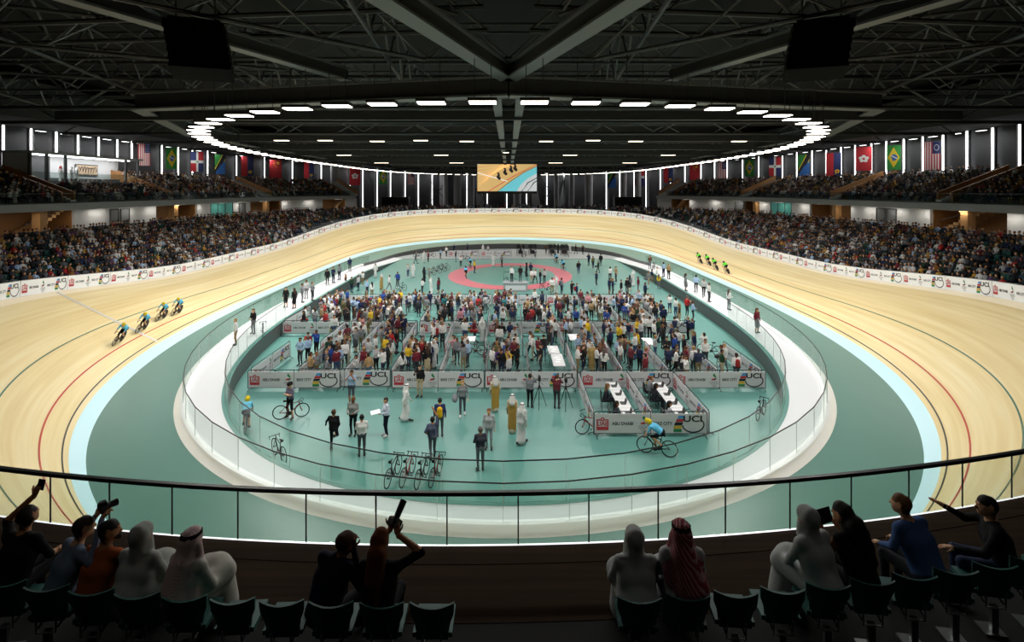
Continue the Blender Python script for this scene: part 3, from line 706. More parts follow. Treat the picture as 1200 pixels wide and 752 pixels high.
def stand(arm='down', stride=0.0, lean=0.0, wide=.1):
    J = dict(pelvis=(0, 0, .96), chest=(0, lean, 1.27), neck=(0, lean * 1.4, 1.47), head=(0, .02 + lean * 1.8, 1.63))
    y = lean * 1.3
    for s, k in (('l', -1), ('r', 1)):
        f = stride * k
        J['s' + s] = (k * .175, y, 1.42); J['p' + s] = (k * .09, 0, .92); J['k' + s] = (k * wide, .04 + f * .5, .5); J['a' + s] = (k * wide, f - .02 + min(0, f) * .2, .09 + max(0, -f) * .25); J['t' + s] = (k * wide * 1.25, f + .15, .05 + max(0, -f) * .05)
        J['e' + s] = (k * .25, y - .03 - f * .4, 1.14); J['h' + s] = (k * .25, y + .06 - f * .8, .9)
    if arm == 'cross':
        for s, k in (('l', -1), ('r', 1)): J['e' + s] = (k * .24, y + .06, 1.16); J['h' + s] = (-k * .08, y + .2, 1.2)
    if arm == 'hips':
        for s, k in (('l', -1), ('r', 1)): J['e' + s] = (k * .36, y - .04, 1.16); J['h' + s] = (k * .17, y + .08, 1.0)
    if arm == 'photo':
        for s, k in (('l', -1), ('r', 1)): J['e' + s] = (k * .26, y + .2, 1.28); J['h' + s] = (k * .06, y + .24, 1.54)
    if arm == 'raise':
        J['er'] = (.24, y + .12, 1.62); J['hr'] = (.2, y + .2, 1.86)
    if arm == 'phone':
        J['er'] = (.27, y + .12, 1.2); J['hr'] = (.12, y + .28, 1.34)
    if arm == 'hold':
        for s, k in (('l', -1), ('r', 1)): J['e' + s] = (k * .25, y + .02, 1.14); J['h' + s] = (k * .14, y + .28, 1.12)
    return J
def seated(lean=.0, hz=.58, arm='lap', knee=.1):
    J = dict(pelvis=(0, 0, hz), chest=(0, .05 + lean * .5, hz + .30), neck=(0, .05 + lean, hz + .50), head=(0, .08 + lean * 1.2, hz + .67))
    for s, k in (('l', -1), ('r', 1)):
        J['s' + s] = (k * .18, .05 + lean * .9, hz + .45); J['p' + s] = (k * .09, .02, hz - .02); J['k' + s] = (k * (knee + .03), .46, hz - .02); J['a' + s] = (k * knee, .46, .09); J['t' + s] = (k * knee * 1.2, .62, .05)
        J['e' + s] = (k * .25, .14 + lean, hz + .2); J['h' + s] = (k * .12, .38 + lean * .5, hz + .1)
    return J
SKINS = ['#c99a78', '#a87552', '#8a5a3c', '#d8ac8c', '#6b4530']
HAIRS = ['#1a1512', '#2c2019', '#4a3222', '#15130f', '#6b4a2c', '#9a7a4c', '#57524e']
TOPC = {'white': '#dcdcda', 'pale blue': '#9db6d2', 'navy': '#1f2b4a', 'black': '#1b1b1e', 'grey': '#7d8084', 'light grey': '#b4b6b8', 'maroon': '#6a2530', 'red': '#a82a2c', 'yellow': '#d9b531', 'royal blue': '#2a4a94', 'olive': '#5c5a3a', 'tan': '#a58a63', 'purple': '#5a3f86', 'teal': '#2f6f73', 'pink': '#c98c94', 'dark green': '#24402f', 'brown': '#5a4030'}
BOTC = {'dark grey': '#3a3c40', 'black': '#1a1a1c', 'navy': '#232b40', 'khaki': '#8c7a58', 'grey': '#6c6f74', 'blue jeans': '#3d5070', 'beige': '#b5a486'}
def cmat(col): return mat('cloth_' + col.strip('#'), col, 0.85, spec=0.2)
def smat(i): return mat('skin_%d' % i, SKINS[i], 0.55, spec=0.3)
def hmat(i): return mat('hair_%d' % i, HAIRS[i], 0.6, spec=0.3)
m_shoe = mat('shoe_dark', '#26221f', 0.6); m_shoe_w = mat('shoe_white', '#cfcfce', 0.6)
def dress(o, skin, hair, top, bot, shoe=None, ex=None, ex2=None):
    for i, m in enumerate((skin, hair, top, bot, shoe or m_shoe, ex or m_shoe, ex2 or m_shoe)):
        o.material_slots[i].link = 'OBJECT'; o.material_slots[i].material = m
    return o
# ------------------------------------------------------------------ near gallery: floor, glass, seats
GZ = 5.9
def garc(X, d0): return d0 + (X + .9) ** 2 / 77.0
def gsweep(d0, d1, z0, z1, x0=-13, x1=13, n=52):
    m = MB(); xs = np.linspace(x0, x1, n + 1)
    for a, b in zip(xs[:-1], xs[1:]):
        m.prism([(a, garc(a, d0)), (b, garc(b, d0)), (b, garc(b, d1)), (a, garc(a, d1))], z0, z1)
    return m
m_gwood = wood_mat('gallery_oak', '#23160a', '#302012', '#3d2a18', 1.0, 1.0, 0.8, 0.3, 0.08)
def uvxy(mb, su=.35, sv=9.0): mb.uv = [(v[0] * su, v[1] * sv + v[2] * sv) for v in mb.v]; return mb
struct(uvxy(gsweep(6.14, 7.10, GZ - .25, GZ)).obj('gallery_floor', m_gwood), 'brown wooden floor of the near gallery')
struct(gsweep(-4.0, 6.14, GZ - .3, GZ - .005).obj('gallery_carpet', mat('carpet_black', '#121213', .95)), 'black floor under the near seats')
struct(uvxy(gsweep(7.10, 7.46, GZ - .25, GZ + .006)).obj('gallery_ledge', m_gwood), 'raised brown wooden ledge at the gallery edge')
o = gsweep(7.46, 7.475, GZ + .0, GZ + .022).obj('edge_light', mat('edge_light', '#ffffff', .5, emit=1.2)); tag(o, 'white light line along the foot of the gallery glass', 'light strip')
fe = thing('glass_balustrade', 'frameless glass balustrade along the near gallery edge', 'balustrade', (0, 7.4, GZ))
step = 1.035; x = -12.45 + .17
gg = glass_mat('gallery_glass', '#f3f7f5', 1.15, .35); m_rail = mat('rail_dark', '#2b2d2e', .4, .6); m_joint = mat('joint_grey', '#4d5654', .5)
px = []
while x < 12.6: px.append(x); x += step
for a, b in zip(px[:-1], px[1:]):
    pa, pb = Vector((a, garc(a, 7.44) - 7.4, .04)), Vector((b, garc(b, 7.44) - 7.4, .04)); d = (pb - pa).normalized() * .006
    m = MB(); m.bar(pa + d + Vector((0, 0, .36)), pb - d + Vector((0, 0, .36)), .016, .72); m.obj('glass_pane', gg, fe)
    j = MB(); j.bar(pa + Vector((0, 0, .0)), pa + Vector((0, 0, .72)), .012, .02); j.obj('joint', m_joint, fe)
m = MB(); pts = [Vector((a, garc(a, 7.44) - 7.4, .785)) for a in np.linspace(-12.3, 12.3, 80)]
for a, b in zip(pts[:-1], pts[1:]): m.bar(a, b + (b - a) * .02, .06, .055)
m.obj('handrail', m_rail, fe)
m_seat = mat('seat_teal', '#2c5f59', .55); m_chrome = mat('seat_steel', '#8d9292', .35, .8)
sb = MB(); K = 8
for k in range(K):                                              # curved low back with flared shoulders
    a0, a1 = -1 + 2 * k / K, -1 + 2 * (k + 1) / K
    def pr_(a, z): wdt = .235 * (.74 + .26 * min(1, max(0, (z - .56) / .16))); return (a * wdt, -.02 + .05 * a * a + (z - .6) * -.16, z + (.03 * a * a if z > .75 else 0))
    for z0, z1 in ((.5, .6), (.6, .7), (.7, .81)):
        q = [pr_(a0, z0), pr_(a1, z0), pr_(a1, z1), pr_(a0, z1)]; f = [(x, y - .025, z) for x, y, z in q]
        sb.add(q + f, [(0, 3, 2, 1), (4, 5, 6, 7), (0, 1, 5, 4), (1, 2, 6, 5), (2, 3, 7, 6), (3, 0, 4, 7)])
sb_me = sb.mesh('backrest', m_seat)
sp = MB(); sp.box((0, .2, .47), (.42, .38, .05)); sp.box((0, .38, .455), (.40, .05, .05)); sp.box((0, .02, .48), (.34, .06, .09)); sp_me = sp.mesh('seat_pan', m_seat)
bk = MB(); bk.tube([(-.1, -.03, .5), (-.1, -.03, .33), (.1, -.03, .33), (.1, -.03, .5)], .012, 5); bk.tube([(-.1, .0, .36), (-.1, .25, .44)], .012, 5); bk.tube([(.1, .0, .36), (.1, .25, .44)], .012, 5); bk_me = bk.mesh('bracket', m_chrome)
pd = MB(); pd.box((0, 0, .18), (.07, .05, .32)); pd.box((0, .05, .012), (.22, .2, .024)); pd_me = pd.mesh('pedestal', m_chrome)
seat_x = [-.81 - .535 * k for k in range(14)] + [1.40 + .535 * k for k in range(13)]
for i, X in enumerate(seat_x):
    o = thing('stadium_seat', 'dark teal low-back gallery seat, %s %s of the aisle' % (ORD[i if i < 14 else i - 14], 'left' if X < 0 else 'right'), 'seat', (X, garc(X, 5.43), GZ), -math.atan((X + .9) / 38.5), 'near gallery seats')
    for nm, me in (('backrest', sb_me), ('seat_pan', sp_me), ('bracket', bk_me), ('pedestal', pd_me)): link(nm, me, o)

# ------------------------------------------------------------------ the people in the gallery
DROP = {}
def dropJ(J, d):
    K = {k: (v if k[0] in 'at' or k == 'x' else (v[0], v[1], v[2] - d)) for k, v in J.items()}
    if 'x' in J: K['x'] = [tuple([(q[0], q[1], q[2] - d) for q in c[:2]]) + c[2:] for c in J['x']]
    return K
def gperson(x, label, J, yaw=0.0, skin=0, hi=0, top='#888888', bot='#222222', ex='#111111', hairc=None, tweak=None, hands=None, extra=(), dd=.25, h=.0155, drop=0.0, **kw):
    if drop:
        J = dropJ(J, drop); lo_ = lambda q: (q[0], q[1], q[2] - drop); extra = [(lo_(c[0]), lo_(c[1])) + c[2:] for c in extra]; hands = [(lo_(q[0]),) + q[1:] for q in (hands or [])]
    X = (x - 596) / F * 5.8
    for _ in range(6): X = (x - 596) / F * garc(X, 5.43 + dd)
    D = garc(X, 5.43 + dd)
    P = human(J, fine=bool(hands), **kw) + list(extra)
    parts = [sdf_mesh(P, h)]
    for hp in (hands or []): parts.append(sdf_mesh(hand_prims(*hp), .0055, .012))
    me = mesh_from('body', parts, 7); o = link('person', me, None, (X, D, GZ), yaw)
    dress(o, smat(skin), cmat(hairc) if hairc else hmat(hi), cmat(top), cmat(bot), m_shoe, cmat(ex), cmat(ex))
    DROP[o.name] = drop; tag(o, label, 'person', None); return o
def held(name, label, cat, person, parts, loc, rot=(0, 0, 0)):
    """a thing in a person's hand; loc in the person's own frame"""
    o = thing(name, label, cat); M = Matrix.LocRotScale(person.location, person.rotation_euler, None)
    o.matrix_world = M @ Matrix.Translation((loc[0], loc[1], loc[2] - DROP.get(person.name, 0))) @ Euler(rot).to_matrix().to_4x4()
    for nm, mb, mt in parts: mb.obj(nm, mt, o)
    return o
m_dev = mat('device_black', '#0c0c0d', .35); m_lens = mat('lens_glass', '#20242c', .1)
def cam_parts(L=.16):
    b = MB(); b.box((0, 0, 0), (.14, .07, .10)); b.box((0, 0, .06), (.06, .06, .04)); b.box((.055, .02, .0), (.035, .07, .1))
    l = MB(); l.tube([(0, .03, 0), (0, .06, 0), (0, .065, 0), (0, .03 + L, 0)], [.04, .04, .036, .043], 12)
    g = MB(); g.tube([(0, .03 + L, 0), (0, .034 + L, 0)], .037, 12); return [('camera_body', b, m_dev), ('lens_barrel', l, m_dev), ('lens_front', g, m_lens)]
def phone_parts(wd=.075, ht=.15):
    b = MB(); b.box((0, 0, 0), (wd, .009, ht)); s = MB(); s.box((0, -.0055, 0), (wd * .92, .002, ht * .92)); return [('case', b, m_dev), ('screen', s, m_lens)]

J = seated(.1); J['el'] = (-.27, .2, 1.18); J['hl'] = (-.06, .33, 1.42)
p = gperson(12, 'seated person in black with one arm raised holding a phone', J, -.1, 1, 0, '#17181b', '#141519', hands=[((-.06, .33, 1.42), (.35, .1, 1), (0, -1, .1), -1, .7), ((.12, .43, .68), (0, 1, 0), (0, 0, 1), 1, .6)], sleeves='short', hp=.25)
held('smartphone', 'small black phone held up by the person in black', 'phone', p, phone_parts(), (.0, .36, 1.54), (.2, .3, .3))
J = seated(.16); J['el'] = (-.3, .3, .95); J['hl'] = (-.03, .4, 1.3); J['er'] = (.34, .22, .98); J['hr'] = (.1, .42, 1.3)
p = gperson(64, 'seated person in pale blue shirt aiming a camera to the right', J, -.55, 0, 1, '#6f7d93', '#20242c', hy=-.15, hands=[((-.03, .4, 1.3), (.2, .5, .7), (0, -1, 0), -1, .8), ((.1, .42, 1.3), (-.2, .5, .6), (0, -1, 0), 1, .8)], drop=.11)
held('photo_camera', 'black camera held to the face of the person in pale blue', 'camera', p, cam_parts(.12), (.02, .46, 1.39))
J = seated(.12); J['hr'] = (.15, .42, .72); J['hl'] = (-.1, .4, .7)
gperson(107, 'seated bearded person in an orange shirt looking right', J, -.15, 1, 0, '#a8552a', '#1c1e24', hy=-.9, sleeves='short', extra=[cone((.05, .255, 1.19), (.085, .275, 1.165), .045, .035, HR, .02)], hands=[((.15, .42, .72), (0, 1, -.2), (0, 0, 1), 1, .6), ((-.1, .4, .7), (0, 1, -.2), (0, 0, 1), -1, .6)], drop=.11)
def robed(x, label, J, yaw, hairc, headgear, top='#b3b5b1', ex='#0e0e0f', hy=0.0, skin=1, build=1.1):
    J = dict(J); extra = [cone((-.1, .05, .6), (-.14, .46, .6), .13, .13, TP, .05), cone((.1, .05, .6), (.14, .46, .6), .13, .13, TP, .05), cone((0, .46, .58), (0, .5, .14), .19, .22, TP, .05), cone((0, -.02, .56), (0, .02, .5), .2, .2, TP, .05)] + J.pop('x', [])
    X = (x - 596) / F * 5.8
    for _ in range(6): X = (x - 596) / F * garc(X, 5.68)
    P = human(J, hair=headgear, build=build, hy=hy) + extra
    P = [p if p[4] != BT else p[:4] + (TP,) + p[5:] for p in P]
    o = link('person', mesh_from('body', [sdf_mesh(P, .0155)], 7), None, (X, garc(X, 5.68), GZ), yaw)
    dress(o, smat(skin), cmat(hairc) if isinstance(hairc, str) else hairc, cmat(top), cmat(top), m_shoe, cmat(ex), cmat(ex)); return tag(o, label, 'person')
def check_mat(name, c1, c2, sc):
    m = bpy.data.materials.new(name); m.use_nodes = True; nt = m.node_tree; b = nt.nodes['Principled BSDF']
    tc = nt.nodes.new('ShaderNodeTexCoord'); mp = nt.nodes.new('ShaderNodeMapping'); mp.inputs['Rotation'].default_value = (.6, .5, .8)
    v = nt.nodes.new('ShaderNodeTexWave'); v.inputs['Scale'].default_value = sc; v.inputs['Distortion'].default_value = 3.0; v.inputs['Detail'].default_value = 2
    r = nt.nodes.new('ShaderNodeValToRGB'); r.color_ramp.elements[0].position = .25; r.color_ramp.elements[0].color = lin(c2); r.color_ramp.elements[1].position = .4; r.color_ramp.elements[1].color = lin(c1)
    nt.links.new(tc.outputs['Object'], mp.inputs[0]); nt.links.new(mp.outputs[0], v.inputs['Vector']); nt.links.new(v.outputs['Fac'], r.inputs[0]); nt.links.new(r.outputs[0], b.inputs['Base Color']); b.inputs['Roughness'].default_value = .85
    return m
m_shem = check_mat('red_headcloth', '#8e2a35', '#b58a8c', 9); m_pshem = check_mat('pink_headcloth', '#c4a2a0', '#d5c8c4', 30)
J = seated(.1); J['head'] = (0, .17, 1.26)
robed(152, 'seated person in a plain white hooded robe beside the orange shirt', dropJ(J, .11), -.12, '#a5a8a4', 'hood', '#a5a8a4')
J = seated(.06); J['x'] = [cone((0, .0, 1.06), (.02, -.08, .8), .12, .16, HR, .04), cone((.12, .08, 1.0), (.16, .02, .75), .06, .08, HR, .03)]
robed(211, 'seated person in white robe with pale pink headcloth and black cord', dropJ(J, .11), -.35, m_pshem, 'cloth', '#b9b8b0')
J = seated(.18, arm='x'); J['er'] = (.36, .22, .86); J['hr'] = (.15, .34, 1.16); J['hl'] = (-.1, .4, .66)
J['head'] = (.06, .3, 1.19); gperson(377, 'seated person in navy jacket and cap resting chin on hand', J, -.45, 2, 4, '#14182c', '#15171c', hair='cap', hairc='#4a352c', hy=-.2, build=1.08, hands=[((.15, .34, 1.16), (-.1, .1, 1), (0, -1, .1), 1, 1.0), ((-.1, .4, .66), (0, 1, 0), (0, 0, 1), -1, .6)], drop=.11)
J = seated(.1); J['er'] = (.44, .25, 1.14); J['hr'] = (.14, .33, 1.27); J['el'] = (-.2, .32, 1.0); J['hl'] = (0.02, .44, 1.27); J['head'] = (-.02, .2, 1.28)
p = gperson(441, 'seated woman with long auburn hair and black top aiming a long lens upward', J, -.1, 1, 2, '#0f0f11', '#131316', hair='long', hairc='#6b3a1e', sleeves='short', hp=.3, hy=-.2, extra=[cone((-.02, .06, 1.22), (-.03, .0, .98), .105, .095, HR, .03), cone((-.03, .0, .98), (.03, -.03, .76), .085, .035, HR, .03)], hands=[((.14, .33, 1.27), (-.3, .2, .9), (0, -1, .2), 1, .9), ((.02, .44, 1.27), (0, .2, 1), (0, -1, 0), -1, .9)], drop=.11)
held('telephoto_camera', 'black camera with long lens raised by the woman with auburn hair', 'camera', p, cam_parts(.22), (.07, .40, 1.35), (.75, 0, -.35))
J = seated(.1); robed(748, 'seated person in a plain white robe and white headcloth beside the red headcloth', dropJ(J, .11), 0, '#b0b3b3', 'hood', '#a9acac')
J = seated(.02); J['x'] = [cone((0, .0, 1.06), (.06, -.1, .78), .13, .19, HR, .04), cone((.15, .02, 1.0), (.22, -.04, .66), .07, .05, HR, .03), cone((-.14, .06, 1.0), (-.12, -.02, .8), .08, .09, HR, .03), cone((.06, -.1, .78), (.16, -.14, .6), .15, .06, HR, .04)]
robed(801, 'seated person in white robe with red headcloth and black cord', J, -.05, m_shem, 'cloth', '#b4b6b8', build=1.12)
J = seated(.12); robed(966, 'seated person in a plain white hooded robe beside the woman with dark hair', J, .35, '#a9adad', 'hood', '#a9adad')
J = seated(.12); J['el'] = (-.28, .24, .82); J['hl'] = (-.16, .42, .95); J['er'] = (.26, .2, .82); J['hr'] = (.1, .42, .95); J['head'] = (-.03, .26, 1.24)
p = gperson(1012, 'seated woman with long dark hair and black dress holding a tablet', J, .25, 1, 0, '#101012', '#101012', hair='long', sleeves='none', hy=.25, extra=[cone((-.0, .1, 1.2), (.06, .02, .98), .1, .085, HR, .03), cone((.06, .02, .98), (.14, -.02, .8), .075, .04, HR, .03)], hands=[((-.16, .42, .95), (.2, .5, .5), (0, -1, 0), -1, .8), ((.1, .42, .95), (-.2, .5, .5), (0, -1, 0), 1, .8)])
held('tablet', 'black tablet held by the woman in the black dress', 'tablet', p, phone_parts(.24, .17), (-.05, .5, 1.07), (-.4, 0, .1))
J = seated(.2); J['el'] = (-.3, .22, .84); J['hl'] = (-.2, .45, .7); J['head'] = (-.05, .3, 1.26)
gperson(1090, 'seated person in blue shirt with brown hair leaning forward', J, .3, 0, 4, '#3f5a8c', '#2a2c34', hy=.35, build=1.1, hands=[((-.2, .45, .7), (0, 1, -.2), (0, 0, 1), -1, .6), ((.12, .48, .68), (0, 1, -.2), (0, 0, 1), 1, .6)])
J = seated(.08); J['er'] = (.3, .3, .9); J['hr'] = (.22, .54, 1.04); J['el'] = (-.26, .28, .78); J['hl'] = (-.2, .56, .74)
gperson(1178, 'seated person in dark suit turned left gesturing with an open hand', J, 1.15, 0, 0, '#131417', '#2a3550', hy=.15, build=1.06, hands=[((.22, .54, 1.04), (.0, 1, .45), (0, -.3, 1), 1, .12), ((-.2, .56, .74), (0, 1, 0), (0, -.2, 1), -1, .25)])
# ------------------------------------------------------------------ printed banners: lettering and emblems
def text_flat(body, bold=0.0):
    cu = bpy.data.curves.new('t', 'FONT'); cu.body = body; cu.size = 1; cu.offset = bold; cu.resolution_u = 3
    ob = bpy.data.objects.new('t', cu); COL.objects.link(ob); bpy.context.view_layer.update()
    dg = bpy.context.evaluated_depsgraph_get(); me = ob.evaluated_get(dg).to_mesh()
    v = [(x.co.x, x.co.y) for x in me.vertices]; f = [tuple(p.vertices) for p in me.polygons]
    ob.evaluated_get(dg).to_mesh_clear(); bpy.data.objects.remove(ob); bpy.data.curves.remove(cu)
    xs = [a for a, b in v]; ys = [b for a, b in v]; x0, y0, sx, sy = min(xs), min(ys), max(xs) - min(xs), max(ys) - min(ys)
    return [((a - x0) / sx, (b - y0) / sy) for a, b in v], f
TX = {k: text_flat(k, b) for k, b in (('UCI', .03), ('ABU DHABI', .02), ('BIKE CITY', .02), ('UAE', .03))}
PM = [mat('print_black', '#17181a', .6), mat('print_red', '#b2303a', .6), mat('print_blue', '#3f8fc9', .6), mat('print_yellow', '#c9a62e', .6), mat('print_green', '#1f7a45', .6), mat('print_grey', '#6f7072', .6), mat('print_white', '#e3e3e4', .6)]
def put(mb, key, x, z, w_, h_, m, y):
    v, f = TX[key]; mb.add([(x + a * w_, y, z + b * h_) for a, b in v], f, m)
def ring2(mb, cx, cz, r, wd, m, y, a0=0, a1=2 * PI, n=14, sx=1.0):
    for k in range(n):
        b0, b1 = a0 + (a1 - a0) * k / n, a0 + (a1 - a0) * (k + 1) / n
        w0 = wd if isinstance(wd, float) else wd(k / n); w1 = wd if isinstance(wd, float) else wd((k + 1) / n)
        mb.poly([(cx + sx * r * math.cos(b0), y, cz + r * math.sin(b0)), (cx + sx * (r + w0) * math.cos(b0), y, cz + (r + w0) * math.sin(b0)), (cx + sx * (r + w1) * math.cos(b1), y, cz + (r + w1) * math.sin(b1)), (cx + sx * r * math.cos(b1), y, cz + r * math.sin(b1))][::-1], m)
def rect(mb, x0, x1, z0, z1, m, y): mb.poly([(x0, y, z0), (x1, y, z0), (x1, y, z1), (x0, y, z1)], m)
def banner_print(W, Z0, Hh, y):
    """the row of sponsor marks on one face: crest, town, rings, words, striped globe and letters"""
    mb = MB(); e = .002
    X = lambda u: u * W; Z = lambda v: Z0 + v * Hh
    # crest
    rect(mb, X(.025), X(.13), Z(.16), Z(.34), 1, y); put(mb, 'UAE', X(.03), Z(.38), X(.095), Hh * .24, 1, y)
    for a, b in ((.025, .034), (.121, .13)): rect(mb, X(a), X(b), Z(.34), Z(.72), 1, y)
    rect(mb, X(.025), X(.06), Z(.66), Z(.72), 1, y); rect(mb, X(.095), X(.13), Z(.66), Z(.72), 1, y); ring2(mb, X(.0775), Z(.72), Hh * .05, Hh * .06, 1, y, n=8)
    put(mb, 'ABU DHABI', X(.16), Z(.41), X(.185), Hh * .18, 0, y)
    # figure over rings
    mb.poly([(X(.425), y, Z(.50)), (X(.45), y, Z(.46)), (X(.475), y, Z(.60)), (X(.455), y, Z(.58))], 0); mb.poly([(X(.425), y, Z(.78)), (X(.455), y, Z(.60)), (X(.465), y, Z(.68)), (X(.44), y, Z(.92))], 4); mb.poly([(X(.405), y, Z(.50)), (X(.425), y, Z(.44)), (X(.455), y, Z(.56)), (X(.44), y, Z(.60))], 1)
    for k, (dx, dz) in enumerate(((-.034, 0), (0, 0), (.034, 0), (-.017, -.09), (.017, -.09))): ring2(mb, X(.44 + dx), Z(.32 + dz), Hh * .065, Hh * .022, 5, y, n=10)
    put(mb, 'UAE', X(.425), Z(.05), X(.035), Hh * .06, 0, y)
    put(mb, 'BIKE CITY', X(.53), Z(.41), X(.16), Hh * .18, 0, y)
    # striped quarter globe
    for k, m in enumerate((4, 3, 0, 1, 2)):
        v0, v1 = .06 + k * .175, .06 + (k + 1) * .175 - .02
        l = lambda v: X(.70 + .055 * max(0, (v - .3)) ** 1.3 * 1.6)
        r = lambda v: X(.775 + (.012 if v > .5 else -.004))
        mb.poly([(l(v0), y, Z(v0)), (r(v0), y, Z(v0)), (r(v1), y, Z(v1)), (l(v1), y, Z(v1))], m)
    put(mb, 'UCI', X(.785), Z(.58), X(.165), Hh * .34, 0, y)
    ring2(mb, X(.872), Z(.45), Hh * .37, lambda t: Hh * .07 * (1 - .7 * abs(t - .45)), 0, y, PI * 1.02, PI * 2.18, 20, sx=1.42)
    return mb
# ------------------------------------------------------------------ crowd barriers with banners
BW = 5.12
m_bar = mat('barrier_steel', '#3f4a4a', .4, .7); m_banner = mat('banner_cloth', '#c8c8ca', .7)
fr = MB(); fr.tube([(.02, 0, .1), (.02, 0, 1.06), (.1, 0, 1.14), (BW / 2, 0, 1.14), (BW - .1, 0, 1.14), (BW - .02, 0, 1.06), (BW - .02, 0, .1)], .022, 6)
fr.tube([(.02, 0, .16), (BW - .02, 0, .16)], .018, 5); fr.tube([(BW / 2, 0, .1), (BW / 2, 0, 1.14)], .02, 5)
for k in range(1, 24): fr.tube([(BW * k / 24, 0, .16), (BW * k / 24, 0, 1.14)], .008, 4)
fr_me = fr.mesh('frame', m_bar)
bn = MB(); bn.box((BW / 2, 0, .60), (BW - .08, .03, .86)); bn_me = bn.mesh('banner', m_banner)
pt_me = banner_print(BW, .17, .86, -.0195).mesh('print', PM)
ft = MB(); ft.tube([(0, -.26, .02), (0, -.1, .1), (0, .1, .1), (0, .26, .02)], .02, 5); ft_me = ft.mesh('foot', m_bar)
def barrier(x0, y0, ang, label, group):
    o = thing('crowd_barrier', label, 'barrier', (x0, y0, 0.0), ang, group)
    link('frame', fr_me, o); b = link('banner', bn_me, o); link('print', pt_me, b)['kind'] = 'stuff'; link('print', pt_me, b, (BW, 0, 0), PI)['kind'] = 'stuff'
    for x in (.12, BW / 2, BW - .12): link('foot', ft_me, o, (x, 0, 0))
    return o
ROWS = {1: 28.3, 2: 38.95, 3: 48.8}
nums = ['first', 'second', 'third', 'fourth', 'fifth', 'sixth', 'seventh']
for i, (X0, dy) in enumerate(((-14.42, 0), (-11.70, .22), (-6.46, 0), (-1.32, 0), (3.98, 0), (9.1, 0))):
    barrier(X0, ROWS[1] + dy, 0, 'printed crowd barrier in the front cross row, %s along from the cyclist with crossed arms' % nums[i], 'front cross row of barriers')
for i in range(7):
    X0 = -17.2 + 5.2 * i
    if X0 + BW < 17.5: barrier(X0, ROWS[2], 0, 'printed crowd barrier in the middle cross row, %s from the pushed bicycle' % nums[i], 'middle cross row of barriers')
for i in range(6):
    X0 = -17.0 + 5.15 * i
    if X0 + BW < 14.5: barrier(X0, ROWS[3], 0, 'printed crowd barrier in the back cross row, %s from the pushed bicycle' % nums[i], 'back cross row of barriers')
LINES = [-14.4, -11.8, -9.15, -6.56, -3.87, -1.3, 1.16, 3.82, 6.4, 8.96, 11.7, 14.15]
def lengthwise(X, D0, label, group): return barrier(X, D0, PI / 2, label, group)
blk = []                                           # barrier lines that people must not stand on
for i, X in enumerate(LINES):
    a = .0 
    lengthwise(X, ROWS[1] + .35 if i != 1 else ROWS[1] + .5, 'lengthwise printed barrier starting at the front cross row, %s from the cyclist with crossed arms' % ORD[i], 'lengthwise barriers of the front bays')
    if 1 <= i <= 8: lengthwise(X - .25 + .03 * X, ROWS[1] + 5.45, 'lengthwise printed barrier ending at the middle cross row, %s from the pushed bicycle' % ORD[i - 1], 'lengthwise barriers of the front bays')
for i, X in enumerate([-17.2 + 2.6 * k for k in range(13)]):
    if i in (0, 3, 6, 12) and False: continue
    if i > 11: continue
    lengthwise(X, ROWS[2] + .35, 'lengthwise printed barrier of the back bays, %s from the pushed bicycle' % ORD[i], 'lengthwise barriers of the back bays')
barrier(3.82, 23.0, 0, 'printed crowd barrier standing alone in front of the desks', None)
for X, t in ((3.84, 'beside the red bicycle'), (6.5, 'between the two desk rows'), (9.05, 'closing the desk bays on the right')):
    lengthwise(X, 23.08, 'printed lengthwise crowd barrier %s' % t, None)
# ------------------------------------------------------------------ desks with laptops, people sitting at them
m_desk = mat('desk_white', '#d5d6d7', .4); m_leg = mat('desk_leg', '#55585a', .4, .6)
dt = MB(); dt.box((0, 0, .73), (.62, 1.05, .03)); dt_me = dt.mesh('table_top', m_desk)
dl = MB(); dl.box((0, 0, .36), (.035, .035, .72)); dl_me = dl.mesh('leg', m_leg)
md = MB(); md.box((.29, 0, .42), (.015, 1.0, .5)); md_me = md.mesh('front_panel', m_desk)
lpb = MB(); lpb.box((0, 0, .008), (.24, .34, .016)); lpb_me = lpb.mesh('keyboard_base', m_dev)
lps = MB(); lps.box((.15, 0, .115), (.012, .34, .22), 0, Matrix.Rotation(.3, 3, 'Y')); lps_me = lps.mesh('lid', m_dev)
desk_spots = []
for X, D0, n, nm in ((5.55, 23.75, 4, 'in the bay beside the red bicycle'), (8.0, 23.75, 4, 'in the right desk bay')):
    for k in range(n):
        d = D0 + 1.08 * k; o = thing('desk', 'white desk %s' % nm, 'desk', (X, d, 0), 0, 'registration desks')
        link('table_top', dt_me, o); link('front_panel', md_me, o)
        for sx in (-.27, .27):
            for sy in (-.48, .48): link('leg', dl_me, o, (sx, sy, 0))
        l = thing('laptop', 'open black laptop on a white desk %s' % nm, 'laptop', (X - .02, d, .745), 0, 'laptops on the desks'); link('keyboard_base', lpb_me, l); link('lid', lps_me, l)
        desk_spots.append((X - .62, d, nm))
